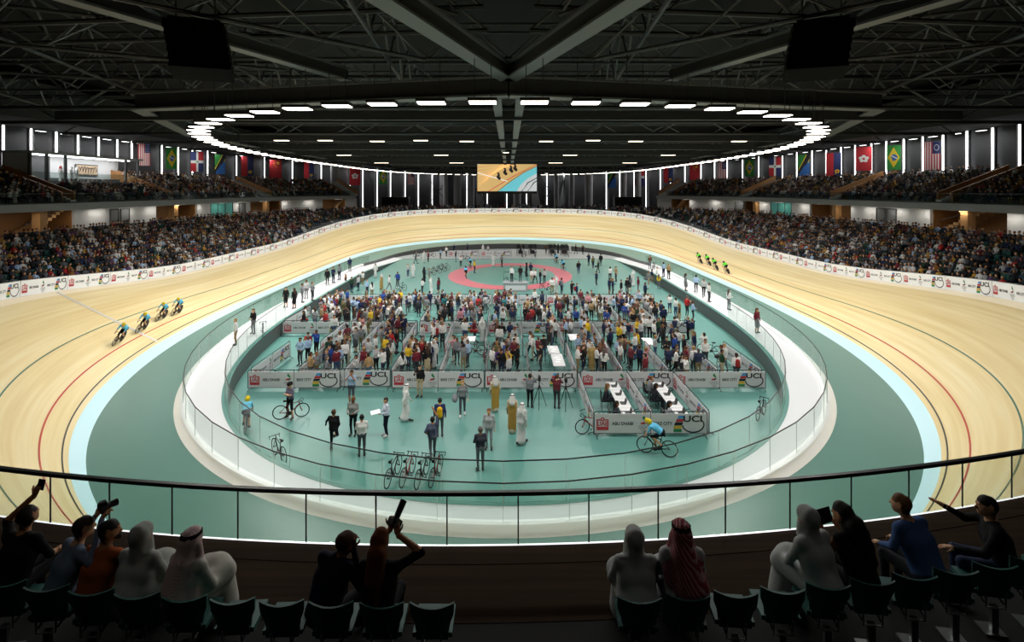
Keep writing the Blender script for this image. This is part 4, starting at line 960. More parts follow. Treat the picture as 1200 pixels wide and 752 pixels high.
for j, (X, D, w_, l_, t) in enumerate(((-2.6, 35.6, .6, 1.2, 'by the seventh lengthwise barrier'), (3.0, 31.2, .7, 2.2, 'covered with sheets in the front bays'), (2.9, 33.2, .7, 1.6, 'further back in the front bays'), (-5.2, 34.2, .7, 1.3, 'under the bags in the front bays'), (9.6, 35.0, .7, 1.6, 'beside the right front bay'), (4.6, 36.0, .7, 1.5, 'among the crowd of the front bays'))):
    o = thing('trestle_table', 'small white trestle table %s' % t, 'table', (X, D, 0), 0, 'tables in the bays')
    m = MB(); m.box((0, 0, .72), (w_, l_, .04)); m.obj('table_top', m_desk, o)
    for sx in (-.4, .4):
        for sy in (-.45, .45): link('leg', dl_me, o, (w_ * sx, l_ * sy, 0))
    for q in range(3):
        pm = MB(); pm.box((0, 0, 0), (.3, .22, .006)); s_ = pm.obj('paper_sheet', m_kerb); s_.location = (X + .1 * (q % 2) - .05, D - .4 + .4 * q, .744); s_.rotation_euler = (0, 0, .2 * q)
        tag(s_, 'white paper sheet on a trestle table in the bays', 'paper', 'sheets on the tables')
# podium near the pink lane
o = thing('podium', 'low grey podium with a rail standing on the pink lane', 'podium', (.75, 56.3, 0))
m = MB(); m.box((0, 0, .45), (2.6, 1.6, .9)); m.box((0, 0, .92), (2.7, 1.7, .05)); m.obj('plinth', mat('podium_grey', '#8d9496', .6), o)
m = MB(); m.tube([(-1.3, .8, .9), (-1.3, .8, 1.9), (1.3, .8, 1.9), (1.3, .8, .9)], .03, 5); m.obj('rail', m_bar, o)
m = MB(); rect(m, -1.1, 1.1, .2, .7, 0, -.82); m.obj('print', [m_banner], o)
# ------------------------------------------------------------------ bicycles
m_tyre = mat('tyre_black', '#161617', .7); m_rim = mat('rim_grey', '#3a3c3e', .4, .5); m_spoke = mat('spoke', '#8a8d8f', .4, .6)
def wheel_mesh(disc=False, n=24):
    r = .335; m = MB()
    ring_ = [(0, r * math.cos(2 * PI * k / n), r * math.sin(2 * PI * k / n)) for k in range(n)]
    m.tube(ring_, .014, 6, 0, closed=True); m.tube([(x, y * .93, z * .93) for x, y, z in ring_], .012, 4, 1, closed=True)
    if disc: m.tube([(-.012, 0, 0), (.012, 0, 0)], .31, n, 0)
    else:
        for k in range(14):
            a = 2 * PI * k / 14; m.tube([(.015 * (1 if k % 2 else -1), 0, 0), (0, .31 * math.cos(a), .31 * math.sin(a))], .003, 3, 2)
    m.tube([(-.05, 0, 0), (.05, 0, 0)], .022, 8, 1); return m.mesh('wheel', [m_tyre, m_rim, m_spoke])
WH, WHD = wheel_mesh(), wheel_mesh(True)
def bike_parts(col):
    mf = mat('bike_' + col.strip('#'), col, .35)
    f = MB(); BB, ST, HT, HB, RA, FA = (0, -.06, .27), (0, -.19, .76), (0, .36, .78), (0, .39, .64), (0, -.49, .335), (0, .5, .335)
    f.tube([BB, (0, -.165, .68)], .02, 6); f.tube([BB, HB], .026, 6); f.tube([(0, -.165, .68), HT], .02, 6); f.tube([HT, HB], .024, 6)
    for s in (-.055, .055):
        f.tube([(s * .4, -.06, .27), (s, RA[1], RA[2])], .012, 5); f.tube([(0, -.165, .66), (s, RA[1], RA[2])], .009, 5)
    fk = MB()
    for s in (-.05, .05): fk.tube([(s * .5, .395, .62), (s, .42, .5), (s, FA[1], FA[2])], .012, 5)
    sd = MB(); sd.tube([(0, -.165, .68), (0, -.2, .84)], .015, 6); sd.tube([(0, -.34, .875), (0, -.24, .87), (0, -.08, .865)], [.06, .045, .018], 8)
    hb = MB(); hb.tube([(0, .36, .78), (0, .35, .83), (0, .44, .85)], .016, 6)
    for s in (-1, 1): hb.tube([(0, .44, .85), (s * .2, .44, .85), (s * .2, .53, .83), (s * .2, .55, .76), (s * .2, .46, .71)], .014, 6)
    ck = MB(); ck.tube([(.04, -.06, .27), (.052, -.06, .27)], .09, 14); ck.tube([(.055, -.06, .27), (.06, .06, .15)], .011, 5); ck.tube([(-.055, -.06, .27), (-.06, -.18, .39)], .011, 5); ck.box((.11, .06, .145), (.09, .07, .02)); ck.box((-.11, -.18, .395), (.09, .07, .02))
    dk = m_tyre
    return [('frame', f.mesh('frame', mf)), ('fork', fk.mesh('fork', mf)), ('saddle', sd.mesh('saddle', dk)), ('handlebar', hb.mesh('handlebar', dk)), ('crankset', ck.mesh('crankset', m_rim))]
BIKES = {}
def bike(label, col, loc, yaw, group=None, disc=False, mw=None, lean=0.0):
    """yaw: heading, 0 = +y"""
    if col not in BIKES: BIKES[col] = bike_parts(col)
    o = thing('bicycle', label, 'bicycle', loc, yaw, group)
    if mw is not None: o.matrix_world = mw
    elif lean: o.rotation_euler = (0, lean, yaw)
    for nm, me in BIKES[col]: link(nm, me, o)
    link('front_wheel', WH, o, (0, .5, .349)); link('rear_wheel', WHD if disc else WH, o, (0, -.49, .349)); return o
def rider_J():
    J = dict(pelvis=(0, -.2, .98), chest=(0, .08, 1.16), neck=(0, .27, 1.24), head=(0, .38, 1.32))
    for s, k in (('l', -1), ('r', 1)):
        J['s' + s] = (k * .17, .23, 1.2); J['e' + s] = (k * .21, .36, .98); J['h' + s] = (k * .2, .44, .86); J['p' + s] = (k * .08, -.18, .94)
    J['kr'] = (.09, .14, .62); J['ar'] = (.1, .02, .22); J['tr'] = (.1, .15, .16); J['kl'] = (-.09, .2, .78); J['al'] = (-.1, -.2, .47); J['tl'] = (-.1, -.07, .41); return J
VAR = {}
def vmesh(key, h):
    if (key, h) in VAR: return VAR[(key, h)]
    P = PRIMS[key](); V, Q, mi = sdf_mesh(P, h); VAR[(key, h)] = (mesh_from('body_' + key, [(V, Q, mi)], 7), V, Q, mi); return VAR[(key, h)]
PRIMS = {
 'stand': lambda: human(stand()), 'cross': lambda: human(stand('cross')), 'hips': lambda: human(stand('hips')), 'photo': lambda: human(stand('photo'), hp=.1),
 'raise': lambda: human(stand('raise')), 'phone': lambda: human(stand('phone'), hp=-.25), 'hold': lambda: human(stand('hold')), 'walk': lambda: human(stand(stride=.26, lean=.03)),
 'robe': lambda: human(stand(), hair='cloth', robe=True, build=1.05), 'robe_walk': lambda: human(stand(stride=.2, lean=.04), hair='cloth', robe=True, build=1.05),
 'cloak': lambda: human(stand(), hair='cloth', robe=True, build=1.05, cloak=True), 'woman': lambda: human(stand('hold'), hair='long', build=.9), 'skirt': lambda: human(stand(), hair='long', skirt=True, build=.9),
 'pack': lambda: human(stand(), bag='back'), 'bag': lambda: human(stand(stride=.15), hair='long', bag='side', build=.92), 'shorts': lambda: human(stand('photo'), shorts=True, sleeves='short'), 'cap': lambda: human(stand('phone'), hair='cap', sleeves='short'),
 'sit': lambda: human(seated(.12, .5, knee=.12)), 'sit_f': lambda: human(seated(.05, .5), hair='long', build=.92), 'stretch': None, 'reach': None, 'rider': lambda: human(rider_J(), hair='helmet', shorts=True, sleeves='short', build=.95, hp=.35),
 'standover': lambda: human(stand('cross', wide=.18), hair='helmet', shorts=True, sleeves='short'), 'hooded': lambda: human(stand(), hair='hood', robe=True, build=.95)}
def stretch_p():
    J = stand(); J['kr'] = (.12, .12, .62); J['ar'] = (.1, -.2, .72); J['tr'] = (.1, -.28, .8); J['hr'] = (.12, -.18, .85); J['el'] = (-.34, .1, 1.2); J['hl'] = (-.42, .25, 1.0); return human(J)
def reach_p():
    J = stand(stride=.15); J['er'] = (.2, .1, 1.72); J['hr'] = (.05, .18, 2.0); J['el'] = (-.32, -.05, 1.2); J['hl'] = (-.16, .06, 1.0); J['chest'] = (-.05, .0, 1.27); return human(J, sleeves='short')
PRIMS['stretch'] = stretch_p; PRIMS['reach'] = reach_p
def person(key, label, loc, yaw, top, bot, skin=None, hair=None, h=.034, shoe=None, ex='#141415', ex2=None, hairc=None, group=None, sc=1.0, mw=None):
    me = vmesh(key, h)[0]; o = link('person', me, None, loc, yaw)
    if mw is not None: o.matrix_world = mw
    else: o.scale = (sc, sc, sc)
    sk = R.randrange(4) if skin is None else skin; hr = R.randrange(len(HAIRS)) if hair is None else hair
    dress(o, smat(sk), cmat(hairc) if hairc else hmat(hr), cmat(top), cmat(bot), shoe or m_shoe, cmat(ex), cmat(ex2 or '#2c2c30')); return tag(o, label, 'person', group)
# ---- track riders: found on the banked surface by their pixels
qs = np.arange(0, BASE.L, 0.5); ts = np.arange(.2, 7, .1)
grid = np.array([[on_track(q, t)[0] for t in ts] for q in qs]); gpx = 596 + F * grid[..., 0] / grid[..., 1]; gpy = HZ + F * (CH - grid[..., 2]) / grid[..., 1]
def track_px(x, y):
    e = (gpx - x) ** 2 + (gpy - y) ** 2; e = np.where(grid[..., 1] > 15, e, 1e9); i, j = np.unravel_index(e.argmin(), e.shape); return qs[i], ts[j]
def frame_on(q, t, leanin=.25):
    p, tg, up = on_track(q, t); fwd = tg.normalized(); upv = up.lerp(Vector((0, 0, 1)), .35).normalized(); x = fwd.cross(upv).normalized(); z = x.cross(fwd)
    return Matrix.Translation(p) @ Matrix((x, fwd, z)).transposed().to_4x4()
num4 = ['leading', 'second', 'third', 'last']
for i, (x, y) in enumerate(((137, 402), (165, 387), (187.5, 376), (206, 368.5))):
    q, t = track_px(x, y); M = frame_on(q, t)
    bike('black track bicycle under the %s rider in blue' % num4[i], '#222326', (0, 0, 0), 0, 'track bicycles of the blue team', True, M)
    person('rider', 'cyclist in light blue jersey and yellow helmet, %s rider of the team' % num4[i], (0, 0, 0), 0, '#5fb4d6', '#16171a', 0, h=.022, ex='#c9b421', group='blue team riders', mw=M)
for i, (x, y) in enumerate(((820.5, 308), (831, 311.4), (839, 315.4), (852.5, 320))):
    q, t = track_px(x, y); M = frame_on(q, t)
    bike('black track bicycle under the %s rider in green' % num4[i], '#222326', (0, 0, 0), 0, 'track bicycles of the green team', True, M)
    person('rider', 'cyclist in bright green jersey and black shorts, %s rider of the team' % num4[i], (0, 0, 0), 0, '#5fd23a', '#16171a', 0, h=.022, ex='#202220', group='green team riders', mw=M)
# ---- bicycles and people on the open infield in front of the barriers
def at(x, y, z=0.0): X, D = gx(x, y, z); return (X, D, z)
N_ = .022
A_ = lambda d: math.radians(d)
bike('black bicycle with red trim held by the cyclist with crossed arms', '#7a1c20', at(341, 490), A_(-72))
person('standover', 'cyclist with crossed arms standing over a red and black bicycle', at(340, 490), A_(150), '#6a6478', '#15161a', 0, h=N_, ex='#1a1b1e', hair=0)
bike('black bicycle ridden by the person in light blue behind the glass', '#2a2c2e', at(289, 505), A_(20))
person('rider', 'cyclist in light blue jersey and yellow helmet riding along the deck glass', at(289, 505), A_(20), '#6ab6cf', '#3b3d44', 0, h=N_, ex='#c9b421')
bike('black bicycle standing alone by the walkway glass', '#1d1e20', at(327, 538), A_(44))
for i, (x, y) in enumerate(((461, 563), (478, 562), (495, 564), (511, 562))):
    bike('%s road bicycle parked in the row of four' % ('black', 'red and black', 'dark grey', 'black and red')[i], ('#1a1b1d', '#8a2024', '#26282b', '#6e1a1e')[i], at(x, y), A_(-11), 'four parked road bicycles')
bike('red and black bicycle leaning at the end of the desk barrier', '#8f1f24', at(695, 508), A_(98))
bike('black bicycle standing alone beside the right end of the barriers', '#17181a', at(892, 489), A_(-42))
bike('dark bicycle ridden past the desk barrier', '#33363a', at(770, 533), A_(68))
person('rider', 'cyclist in light blue and black jersey with yellow helmet riding past the desks', at(770, 533), A_(68), '#5aaed0', '#15161a', 0, h=N_, ex='#c9b421')
for k, x, y, yaw, lab, top, bot, kw in (
 ('stretch', 391, 528, 0, 'athlete in black stretching one leg behind', '#17181b', '#15161a', dict(skin=1, hair=2)),
 ('hold', 414, 510, 175, 'person in grey jacket and black trousers with a shoulder bag', '#8e918f', '#17181b', dict(skin=4)),
 ('cross', 424, 535, 15, 'person in white shirt and grey trousers seen from behind, arms folded', '#d4d6d6', '#55585e', dict(hair=0)),
 ('shorts', 412, 473, 180, 'person in pale blue shirt and shorts taking a photo before the barriers', '#9db6d2', '#4d505a', dict(hair=0, ex2='#222222')),
 ('hold', 452.6, 511, 120, 'person in pale shirt and navy trousers reading a large paper', '#c6cde0', '#1d2233', dict(shoe='w', hair=1)),
 ('robe_walk', 475, 493, -75, 'person in white robe and headcloth striding across the floor', '#d9dad8', '#d9dad8', dict(hairc='#dcdddb')),
 ('phone', 492, 465, 165, 'person in black jacket and beige trousers before the barriers', '#1b1b1e', '#b5a486', dict()),
 ('reach', 507, 538, 20, 'person in dark blue shirt reaching one arm up behind the bicycles', '#4a5068', '#5a5d66', dict(hair=0)),
 ('pack', 515.5, 512, 5, 'person with bright yellow backpack over a dark top', '#2a3560', '#55585e', dict(hair=0, ex2='#d8a91e')),
 ('bag', 542, 487, 185, 'blonde person carrying a large grey duffel bag', '#7d8084', '#4d5058', dict(hair=5, shoe='w', ex2='#77797f')),
 ('cloak', 580, 482, 20, 'person in white headcloth and gold brown cloak before the barriers', '#b8b2a0', '#b8b2a0', dict(hairc='#c9c9c7', ex2='#a5853f')),
 ('stand', 573, 526, 175, 'person in light grey suit and dark tie facing the seats', '#a9acb0', '#9ea1a6', dict(hair=4)),
 ('cross', 563, 552, 15, 'person in dark jacket and grey trousers with arms folded, seen from behind', '#3b3c46', '#6c6f74', dict(hair=6)),
 ('cloak', 600.5, 507, -10, 'person in gold brown cloak walking beside the white robe', '#b3ad9c', '#b3ad9c', dict(hairc='#c9c9c7', ex2='#9c7d3e')),
 ('robe_walk', 611, 520, -25, 'person in pale grey robe and headcloth walking beside the gold cloak', '#b9bbbb', '#b9bbbb', dict(hairc='#d2d3d2')),
 ('photo', 621, 478, -20, 'camera operator in grey vest and black trousers', '#74777d', '#17181b', dict(hair=0)),
 ('photo', 652.5, 479, -15, 'camera operator in maroon shirt and dark trousers', '#5f2a33', '#3a3c40', dict(hair=2))):
    kw = dict(kw); sh = kw.pop('shoe', None)
    o = person(k, lab, at(x, y), A_(yaw), top, bot, h=N_, shoe=m_shoe_w if sh else None, **kw)
    if 'large paper' in lab:
        pm = MB(); pm.box((0, 0, 0), (.42, .3, .004)); s_ = pm.obj('paper_sheet', m_kerb); c = at(x, y); s_.location = (c[0] - .42, c[1] - .25, 1.2); s_.rotation_euler = (.2, -.1, .4); tag(s_, 'large white paper held by the person in the pale shirt', 'paper')
def tripod(x, y, lab):
    o = thing('tripod_camera', lab, 'camera', at(x, y)); 
    for k in range(3):
        a = 2 * PI * k / 3 + .4; m = MB(); m.tube([(0, 0, 1.15), (.16 * math.cos(a), .16 * math.sin(a), .7), (.4 * math.cos(a), .4 * math.sin(a), .0)], [.025, .022, .015], 6); m.obj('leg', m_dev, o)
    m = MB(); m.cyl((0, 0, 1.0), .03, .4, 8); m.obj('column', m_dev, o)
    m = MB(); m.box((0, 0, 1.48), (.14, .3, .18)); m.box((0, -.02, 1.6), (.05, .2, .05)); m.tube([(0, .15, 1.48), (0, .34, 1.48)], .055, 10); m.tube([(0, -.1, 1.4), (.2, -.35, 1.25)], .01, 4); m.obj('camera_body', m_dev, o); return o
tripod(632, 477, 'black video camera on tripod beside the operator in grey vest')
tripod(663, 479, 'black video camera on tripod beside the operator in maroon shirt')
for i, (X, D, nm) in enumerate(desk_spots):
    if i in (1, 3, 5): continue
    c = R.choice(['#7d8084', '#2a2c34', '#a9acb0', '#8a4a3c']); ch = thing('office_chair', 'dark chair at a white desk %s' % nm, 'chair', (X - .05, D, 0), 0, 'chairs at the desks')
    m = MB(); m.box((0, 0, .45), (.42, .42, .05)); m.obj('seat', m_dev, ch); m = MB(); m.box((-.2, 0, .72), (.04, .4, .42)); m.obj('backrest', m_dev, ch)
    for sx in (-.18, .18):
        for sy in (-.18, .18): m = MB(); m.tube([(sx, sy, 0), (sx, sy, .45)], .015, 5); m.obj('leg', m_leg, ch)
    person('sit' if i % 2 else 'sit_f', 'person in %s top sitting at a white desk %s' % ({'#7d8084': 'grey', '#2a2c34': 'dark', '#a9acb0': 'pale grey', '#8a4a3c': 'rust red'}[c], nm), (X - .05, D, 0), -PI / 2, c, '#2a2c34', h=.028, group='people at the desks')
# ------------------------------------------------------------------ visitors between the barriers and on the open floor
DOING = {'stand': 'standing', 'cross': 'with folded arms', 'hips': 'hands on hips', 'photo': 'taking a photo', 'raise': 'raising one arm', 'phone': 'checking a phone', 'hold': 'holding something', 'walk': 'walking', 'woman': 'with long hair', 'skirt': 'with long hair', 'pack': 'with a backpack', 'bag': 'carrying a duffel bag', 'shorts': 'taking a photo', 'cap': 'in a cap'}
KEYS = list(DOING); KW = [14, 12, 7, 5, 3, 9, 9, 9, 8, 5, 7, 3, 2, 6]
TK = list(TOPC); TW = [26, 7, 14, 16, 11, 12, 6, 2, 2.5, 2, 2, 3, 1.5, 1, 2, 2, 4]; BK = list(BOTC); BWt = [10, 8, 5, 3, 5, 4, 2]
placed = []
for X, D, l_ in ((-2.6, 35.6, 1.2), (3.0, 31.2, 2.2), (2.9, 33.2, 1.6), (-5.2, 34.2, 1.3), (9.6, 35.0, 1.6), (4.6, 36.0, 1.5)):
    placed += [(X + a, D + b) for a in (-.25, .25) for b in np.linspace(-l_ / 2, l_ / 2, 5)]      # tables
for x, y in ((470, 404), (556, 416), (585, 418), (845, 428), (832, 416), (792, 432), (568, 428), (622, 405)):
    X, D = gx(x, y); placed += [(X + a, D + b) for a in (-.45, 0, .45) for b in (-.35, .35)]        # bicycles in the bays
def free(X, D, r=.42): return all((X - a) ** 2 + (D - b) ** 2 > r * r for a, b in placed)
def clear_of_lines(X, D):
    if any(abs(D - r) < .38 for r in ROWS.values()): return False
    if ROWS[1] < D < ROWS[2]: return all(abs(X - l) > .33 and abs(X - (l - .25 + .03 * l)) > .33 for l in LINES)
    if ROWS[2] < D < ROWS[3]: return all(abs(X - (-17.2 + 2.6 * k)) > .33 for k in range(13))
    return True
def in_infield(X, D):
    i = np.argmin((INNR.P[:, 1] - D) ** 2 + 1e6 * ((INNR.P[:, 0] > 0) != (X > 0))); return abs(X) < abs(INNR.P[i, 0]) - .7
def visitors(n, x0, x1, d0, d1, place, group, h, robes=.05, csize=3.4):
    out = []; tries = 0
    while len(out) < n and tries < 9000:
        tries += 1; cx_, cd = R.uniform(x0, x1), R.uniform(d0, d1); k = max(1, min(6, int(R.expovariate(1 / csize)) + 1))
        for _ in range(k):
            r, a = R.uniform(.45, 1.0), R.uniform(0, 2 * PI); X, D = cx_ + r * math.cos(a), cd + r * math.sin(a)
            if not (d0 < D < d1 and x0 < X < x1 and in_infield(X, D) and clear_of_lines(X, D) and free(X, D)) or len(out) >= n: continue
            placed.append((X, D)); out.append((X, D, math.atan2(-(cx_ - X), cd - D) + R.uniform(-.5, .5)))
    return out
def make_person(X, D, yaw, place, group, h, z=0.0, robes=.05):
    sc = R.uniform(.95, 1.05)
    if R.random() < robes:
        k = R.choice(['robe', 'robe', 'cloak', 'hooded']); w_ = {'robe': ('white robe and headcloth', '#d6d7d5', '#dadbd9'), 'cloak': ('tan cloak and white headcloth', '#b79a62', '#d0d0ce'), 'hooded': ('dark robe and hood', '#26262a', '#26262a')}[k]
        return person(k, 'person in %s %s' % (w_[0], place), (X, D, z), yaw, w_[1], w_[1], hairc=w_[2], ex2='#a98b55', h=h, group=group, sc=sc)
    k = R.choices(KEYS, KW)[0]; t = R.choices(TK, TW)[0]; b = R.choices(BK, BWt)[0]
    lab = 'person in %s top and %s %s %s' % (t, b if 'jeans' in b else b + (' skirt' if k == 'skirt' else ' shorts' if k == 'shorts' else ' trousers'), DOING[k], place)
    if len(lab.split()) > 16: lab = lab.replace(' top and ', ' and ')
    return person(k, lab, (X, D, z), yaw, TOPC[t], BOTC[b], h=h, group=group, sc=sc, shoe=m_shoe_w if R.random() < .3 else None, ex2=R.choice(['#c99a1e', '#2c2c30', '#8a2a2a', '#55585e']))
PL1 = 'in the front bays'; PL2 = 'in the back bays'; PL3 = 'near the pink lane'
for X, D, y in visitors(112, -13.9, 13.8, 28.9, 38.5, PL1, None, .034): make_person(X, D, y, PL1, 'visitors in the front bays', .034)
for X, D, y in visitors(48, -16.8, 12.8, 39.4, 48.4, PL2, None, .034, csize=4.5): make_person(X, D, y, PL2, 'visitors in the back bays', .04)
crowd_rest = visitors(210, -16.8, 13.4, 39.4, 48.4, PL2, None, .04, csize=5) + visitors(85, -13.5, 13.5, 30, 38.4, PL1, None, .04, csize=5)
# named small groups on the far floor: photograph columns and rows of the feet
far = [(447, 339), (456, 341), (466, 337), (478, 325), (484, 325), (497, 330), (503, 331), (514, 344), (495, 345), (505, 345), (405, 339), (412, 343), (420, 341), (430, 347), (436, 350), (425, 335), (440, 325), (487, 309), (497, 308), (502, 308), (516, 303), (523, 301), (534, 307), (540, 313), (556, 320), (578, 312), (588, 313), (617, 324), (622, 323), (623, 332), (627, 332), (633, 333), (638, 332), (678, 322), (690, 311), (695, 315), (701, 320), (715, 330), (722, 330), (699, 335), (714, 345), (718, 345), (728, 348), (735, 345), (738, 341), (742, 335), (652, 344), (658, 345), (670, 348), (676, 352), (647, 345), (760, 336), (764, 332), (772, 339), (756, 352), (785, 367), (792, 372), (805, 371), (796, 380), (812, 377), (748, 343), (770, 330), (704, 312), (532, 296), (548, 295), (566, 297), (572, 299), (610, 297), (622, 297), (640, 297), (654, 296), (668, 296), (675, 297), (683, 298)]
for x, y in far:
    z = 0.0
    if y < 303: X, D = gx(x, y, -.25); z = -.8 * max(0, (D - FAR) / (103 - FAR))
    else: X, D = gx(x, y)
    if free(X, D, .35): placed.append((X, D)); make_person(X, D, R.uniform(0, 2 * PI), PL3 if y >= 303 else 'on the grey service floor', 'visitors on the far floor', .04, z, .12)
person('stand', 'person in white top and dark trousers standing on the podium', (.35, 56.2, .945), 2.6, '#d4d6d6', '#2a2c34', h=.034); person('cross', 'person in black top with folded arms standing on the podium', (1.3, 56.4, .945), 2.9, '#1b1b1e', '#3a3c40', h=.034)
PLD = 'standing on the white walkway'
for x, y, t, b, k in ((276.4, 404.6, 'white', 'khaki', 'stand'), (297, 391, 'black', 'grey', 'woman'), (335, 360, 'black', 'black', 'skirt'), (345, 361.6, 'black', 'black', 'skirt'), (354, 354.7, 'grey', 'grey', 'phone'), (359, 350, 'light grey', 'grey', 'stand'), (366, 352.6, 'grey', 'dark grey', 'cross'), (383.6, 334, 'black', 'black', 'stand'), (390.5, 331.4, 'navy', 'navy', 'hold'), (397.8, 328, 'grey', 'navy', 'stand'), (410, 318, 'navy', 'dark grey', 'phone'), (761.6, 315, 'brown', 'grey', 'woman'), (777.7, 324.5, 'pale blue', 'navy', 'hold'), (783.6, 327, 'tan', 'black', 'stand'), (803.4, 341, 'grey', 'grey', 'skirt'), (815.7, 342.6, 'pale blue', 'dark grey', 'hips'), (824.7, 347.8, 'light grey', 'black', 'walk'), (830.8, 353.8, 'white', 'dark grey', 'stand'), (854, 363.3, 'white', 'grey', 'woman'), (887, 390, 'maroon', 'grey', 'skirt')):
    z = deck_z(gx(x, y, 1.0)[1]); X, D = gx(x, y, z)
    person(k, 'person in %s top and %s %s %s' % (t, b, 'skirt' if k == 'skirt' else 'trousers', PLD), (X, D, z), R.uniform(0, 2 * PI), TOPC[t], BOTC[b], h=.03, group='people on the walkway')
bike('bicycle pushed along the white walkway by the long haired person', '#3a3c40', at(308, 393, 1.0), A_(25))
bike('bicycle standing on the white walkway on the right', '#3a3c40', at(766, 316, 1.0), A_(-30))
for i, (x, y, yw) in enumerate(((505, 322, 60), (511, 320, 65), (517, 318, 70), (521, 316, 75), (490, 301, 80), (505, 300, 85), (612, 301, 10), (616, 300, -10), (627, 301, 8), (646, 299, 10), (650, 300, -15), (662, 299, 15), (666, 301, -5), (640, 342, 60), (470, 340, 60), (598, 333, 80), (545, 305, 70))):
    X, D = gx(x, y); z = 0 if D < FAR else fz(D); bike('parked dark bicycle %s' % ('in the pile beside the pink lane' if i < 4 else 'on the grey service floor' if y < 303 else 'among the visitors near the pink lane'), R.choice(['#1a1b1d', '#26282b', '#5a1a1e']), (X, D, z), A_(yw), 'bicycles at the far end', lean=.12 if i < 4 else 0)
for i, (x, y, yw, t) in enumerate(((470, 404, 70, 'in the fourth front bay'), (556, 416, 85, 'beside the cyclist in pink'), (585, 418, 80, 'beside the gold cloak'), (845, 428, -40, 'in the right front bay'), (832, 416, 60, 'under the person in the right front bay'), (792, 432, 80, 'at the front barrier on the right'), (568, 428, 10, 'behind the front barrier'), (622, 405, 10, 'red, in the middle front bay'))):
    bike('bicycle standing %s' % t, '#7a1c20' if i in (1, 5, 6, 7) else '#222326', at(x, y), A_(yw), 'bicycles in the bays')
for i, (x, y) in enumerate(((610, 299), (624, 299), (647, 298.5), (661, 299))):
    X, D = gx(x, y, -.35); o = thing('wheel_rack', 'tall dark rack of spare bicycle wheels on the grey service floor', 'rack', (X, D, fz(D)), .1 * i, 'wheel racks')
    m = MB()
    for s in (-.6, .6): m.box((s, 0, .95), (.06, .06, 1.9)); m.box((s, 0, .03), (.08, .7, .06))
    m.box((0, 0, 1.88), (1.26, .06, .06)); m.box((0, 0, .9), (1.26, .05, .05)); m.obj('frame', m_dev, o)
    for k in range(8): w_ = link('wheel', WHD if k % 3 else WH, o, (-.45 + .3 * (k % 4), -.05 + .1 * (k % 2), .5 + .95 * (k // 4))); w_.rotation_euler = (0, 0, .9)
for i, (x, t) in enumerate(((524, 'beside the seated group'), (563, 'behind the pink lane'))):
    X, D = gx(x, 302, 0); barrier(X, D + 2.2, 0, 'printed crowd barrier on the grey service floor %s' % t, None).location.z = fz(D + 2.2)
X, D = gx(547, 322); 
for x, y, yw in ((546, 326, 10), (551, 314, 15), (660, 317, 20), (652, 309, 20)):
    bike('bicycle ridden round the pink lane', '#26282b', at(x, y), A_(yw), 'bicycles on the pink lane'); person('rider', 'cyclist in light blue jersey riding round the pink lane', at(x, y), A_(yw), '#5fb4d6', '#16171a', 0, h=.034, ex='#1a1b1e', group='riders on the pink lane')
# ------------------------------------------------------------------ crowds too many to pick apart: coloured figures in one mesh
def attr_mat():
    m = bpy.data.materials.new('crowd_cloth'); m.use_nodes = True; nt = m.node_tree; a = nt.nodes.new('ShaderNodeAttribute'); a.attribute_name = 'Col'
    nt.links.new(a.outputs['Color'], nt.nodes['Principled BSDF'].inputs['Base Color']); nt.nodes['Principled BSDF'].inputs['Roughness'].default_value = .85; return m
m_crowd = attr_mat()
def stuff_mesh(name, items, label):
    """items: (V, faces, colour per vertex)"""
    vs, fs, cs, o = [], [], [], 0
    for V, Fc, C in items: vs.append(V); fs.append(Fc + o); cs.append(C); o += len(V)
    V = np.concatenate(vs).astype(np.float32); Q = np.concatenate(fs).astype(np.int32); C = np.concatenate(cs).astype(np.float32)
    me = bpy.data.meshes.new(name); me.vertices.add(len(V)); me.vertices.foreach_set('co', V.ravel()); k = Q.shape[1]
    me.loops.add(len(Q) * k); me.loops.foreach_set('vertex_index', Q.ravel()); me.polygons.add(len(Q)); me.polygons.foreach_set('loop_start', np.arange(len(Q), dtype=np.int32) * k)
    me.update(calc_edges=True); a = me.attributes.new('Col', 'FLOAT_COLOR', 'POINT'); a.data.foreach_set('color', C.ravel()); me.materials.append(m_crowd); me.validate()
    o = link(name, me); o['kind'] = 'stuff'; o['label'] = label; return o
items = []
for X, D, yaw in crowd_rest:
    k = R.choices(KEYS, KW)[0]; me, V, Q, mi = vmesh(k, .05); c, s = math.cos(yaw), math.sin(yaw)
    W_ = np.stack([V[:, 0] * c - V[:, 1] * s + X, V[:, 0] * s + V[:, 1] * c + D, V[:, 2]], 1)
    pal = np.array([lin(SKINS[R.randrange(4)]), lin(R.choice(HAIRS)), lin(TOPC[R.choices(TK, TW)[0]]), lin(BOTC[R.choices(BK, BWt)[0]]), lin('#26221f'), lin('#26221f'), lin('#333333')])
    C = np.zeros((len(V), 4)); C[Q.ravel()] = np.repeat(pal[mi], 4, 0); items.append((W_, Q, C))
x_ = stuff_mesh('crowd', items, 'dense crowd of visitors packed between the barrier rows'); x_['category'] = 'crowd'
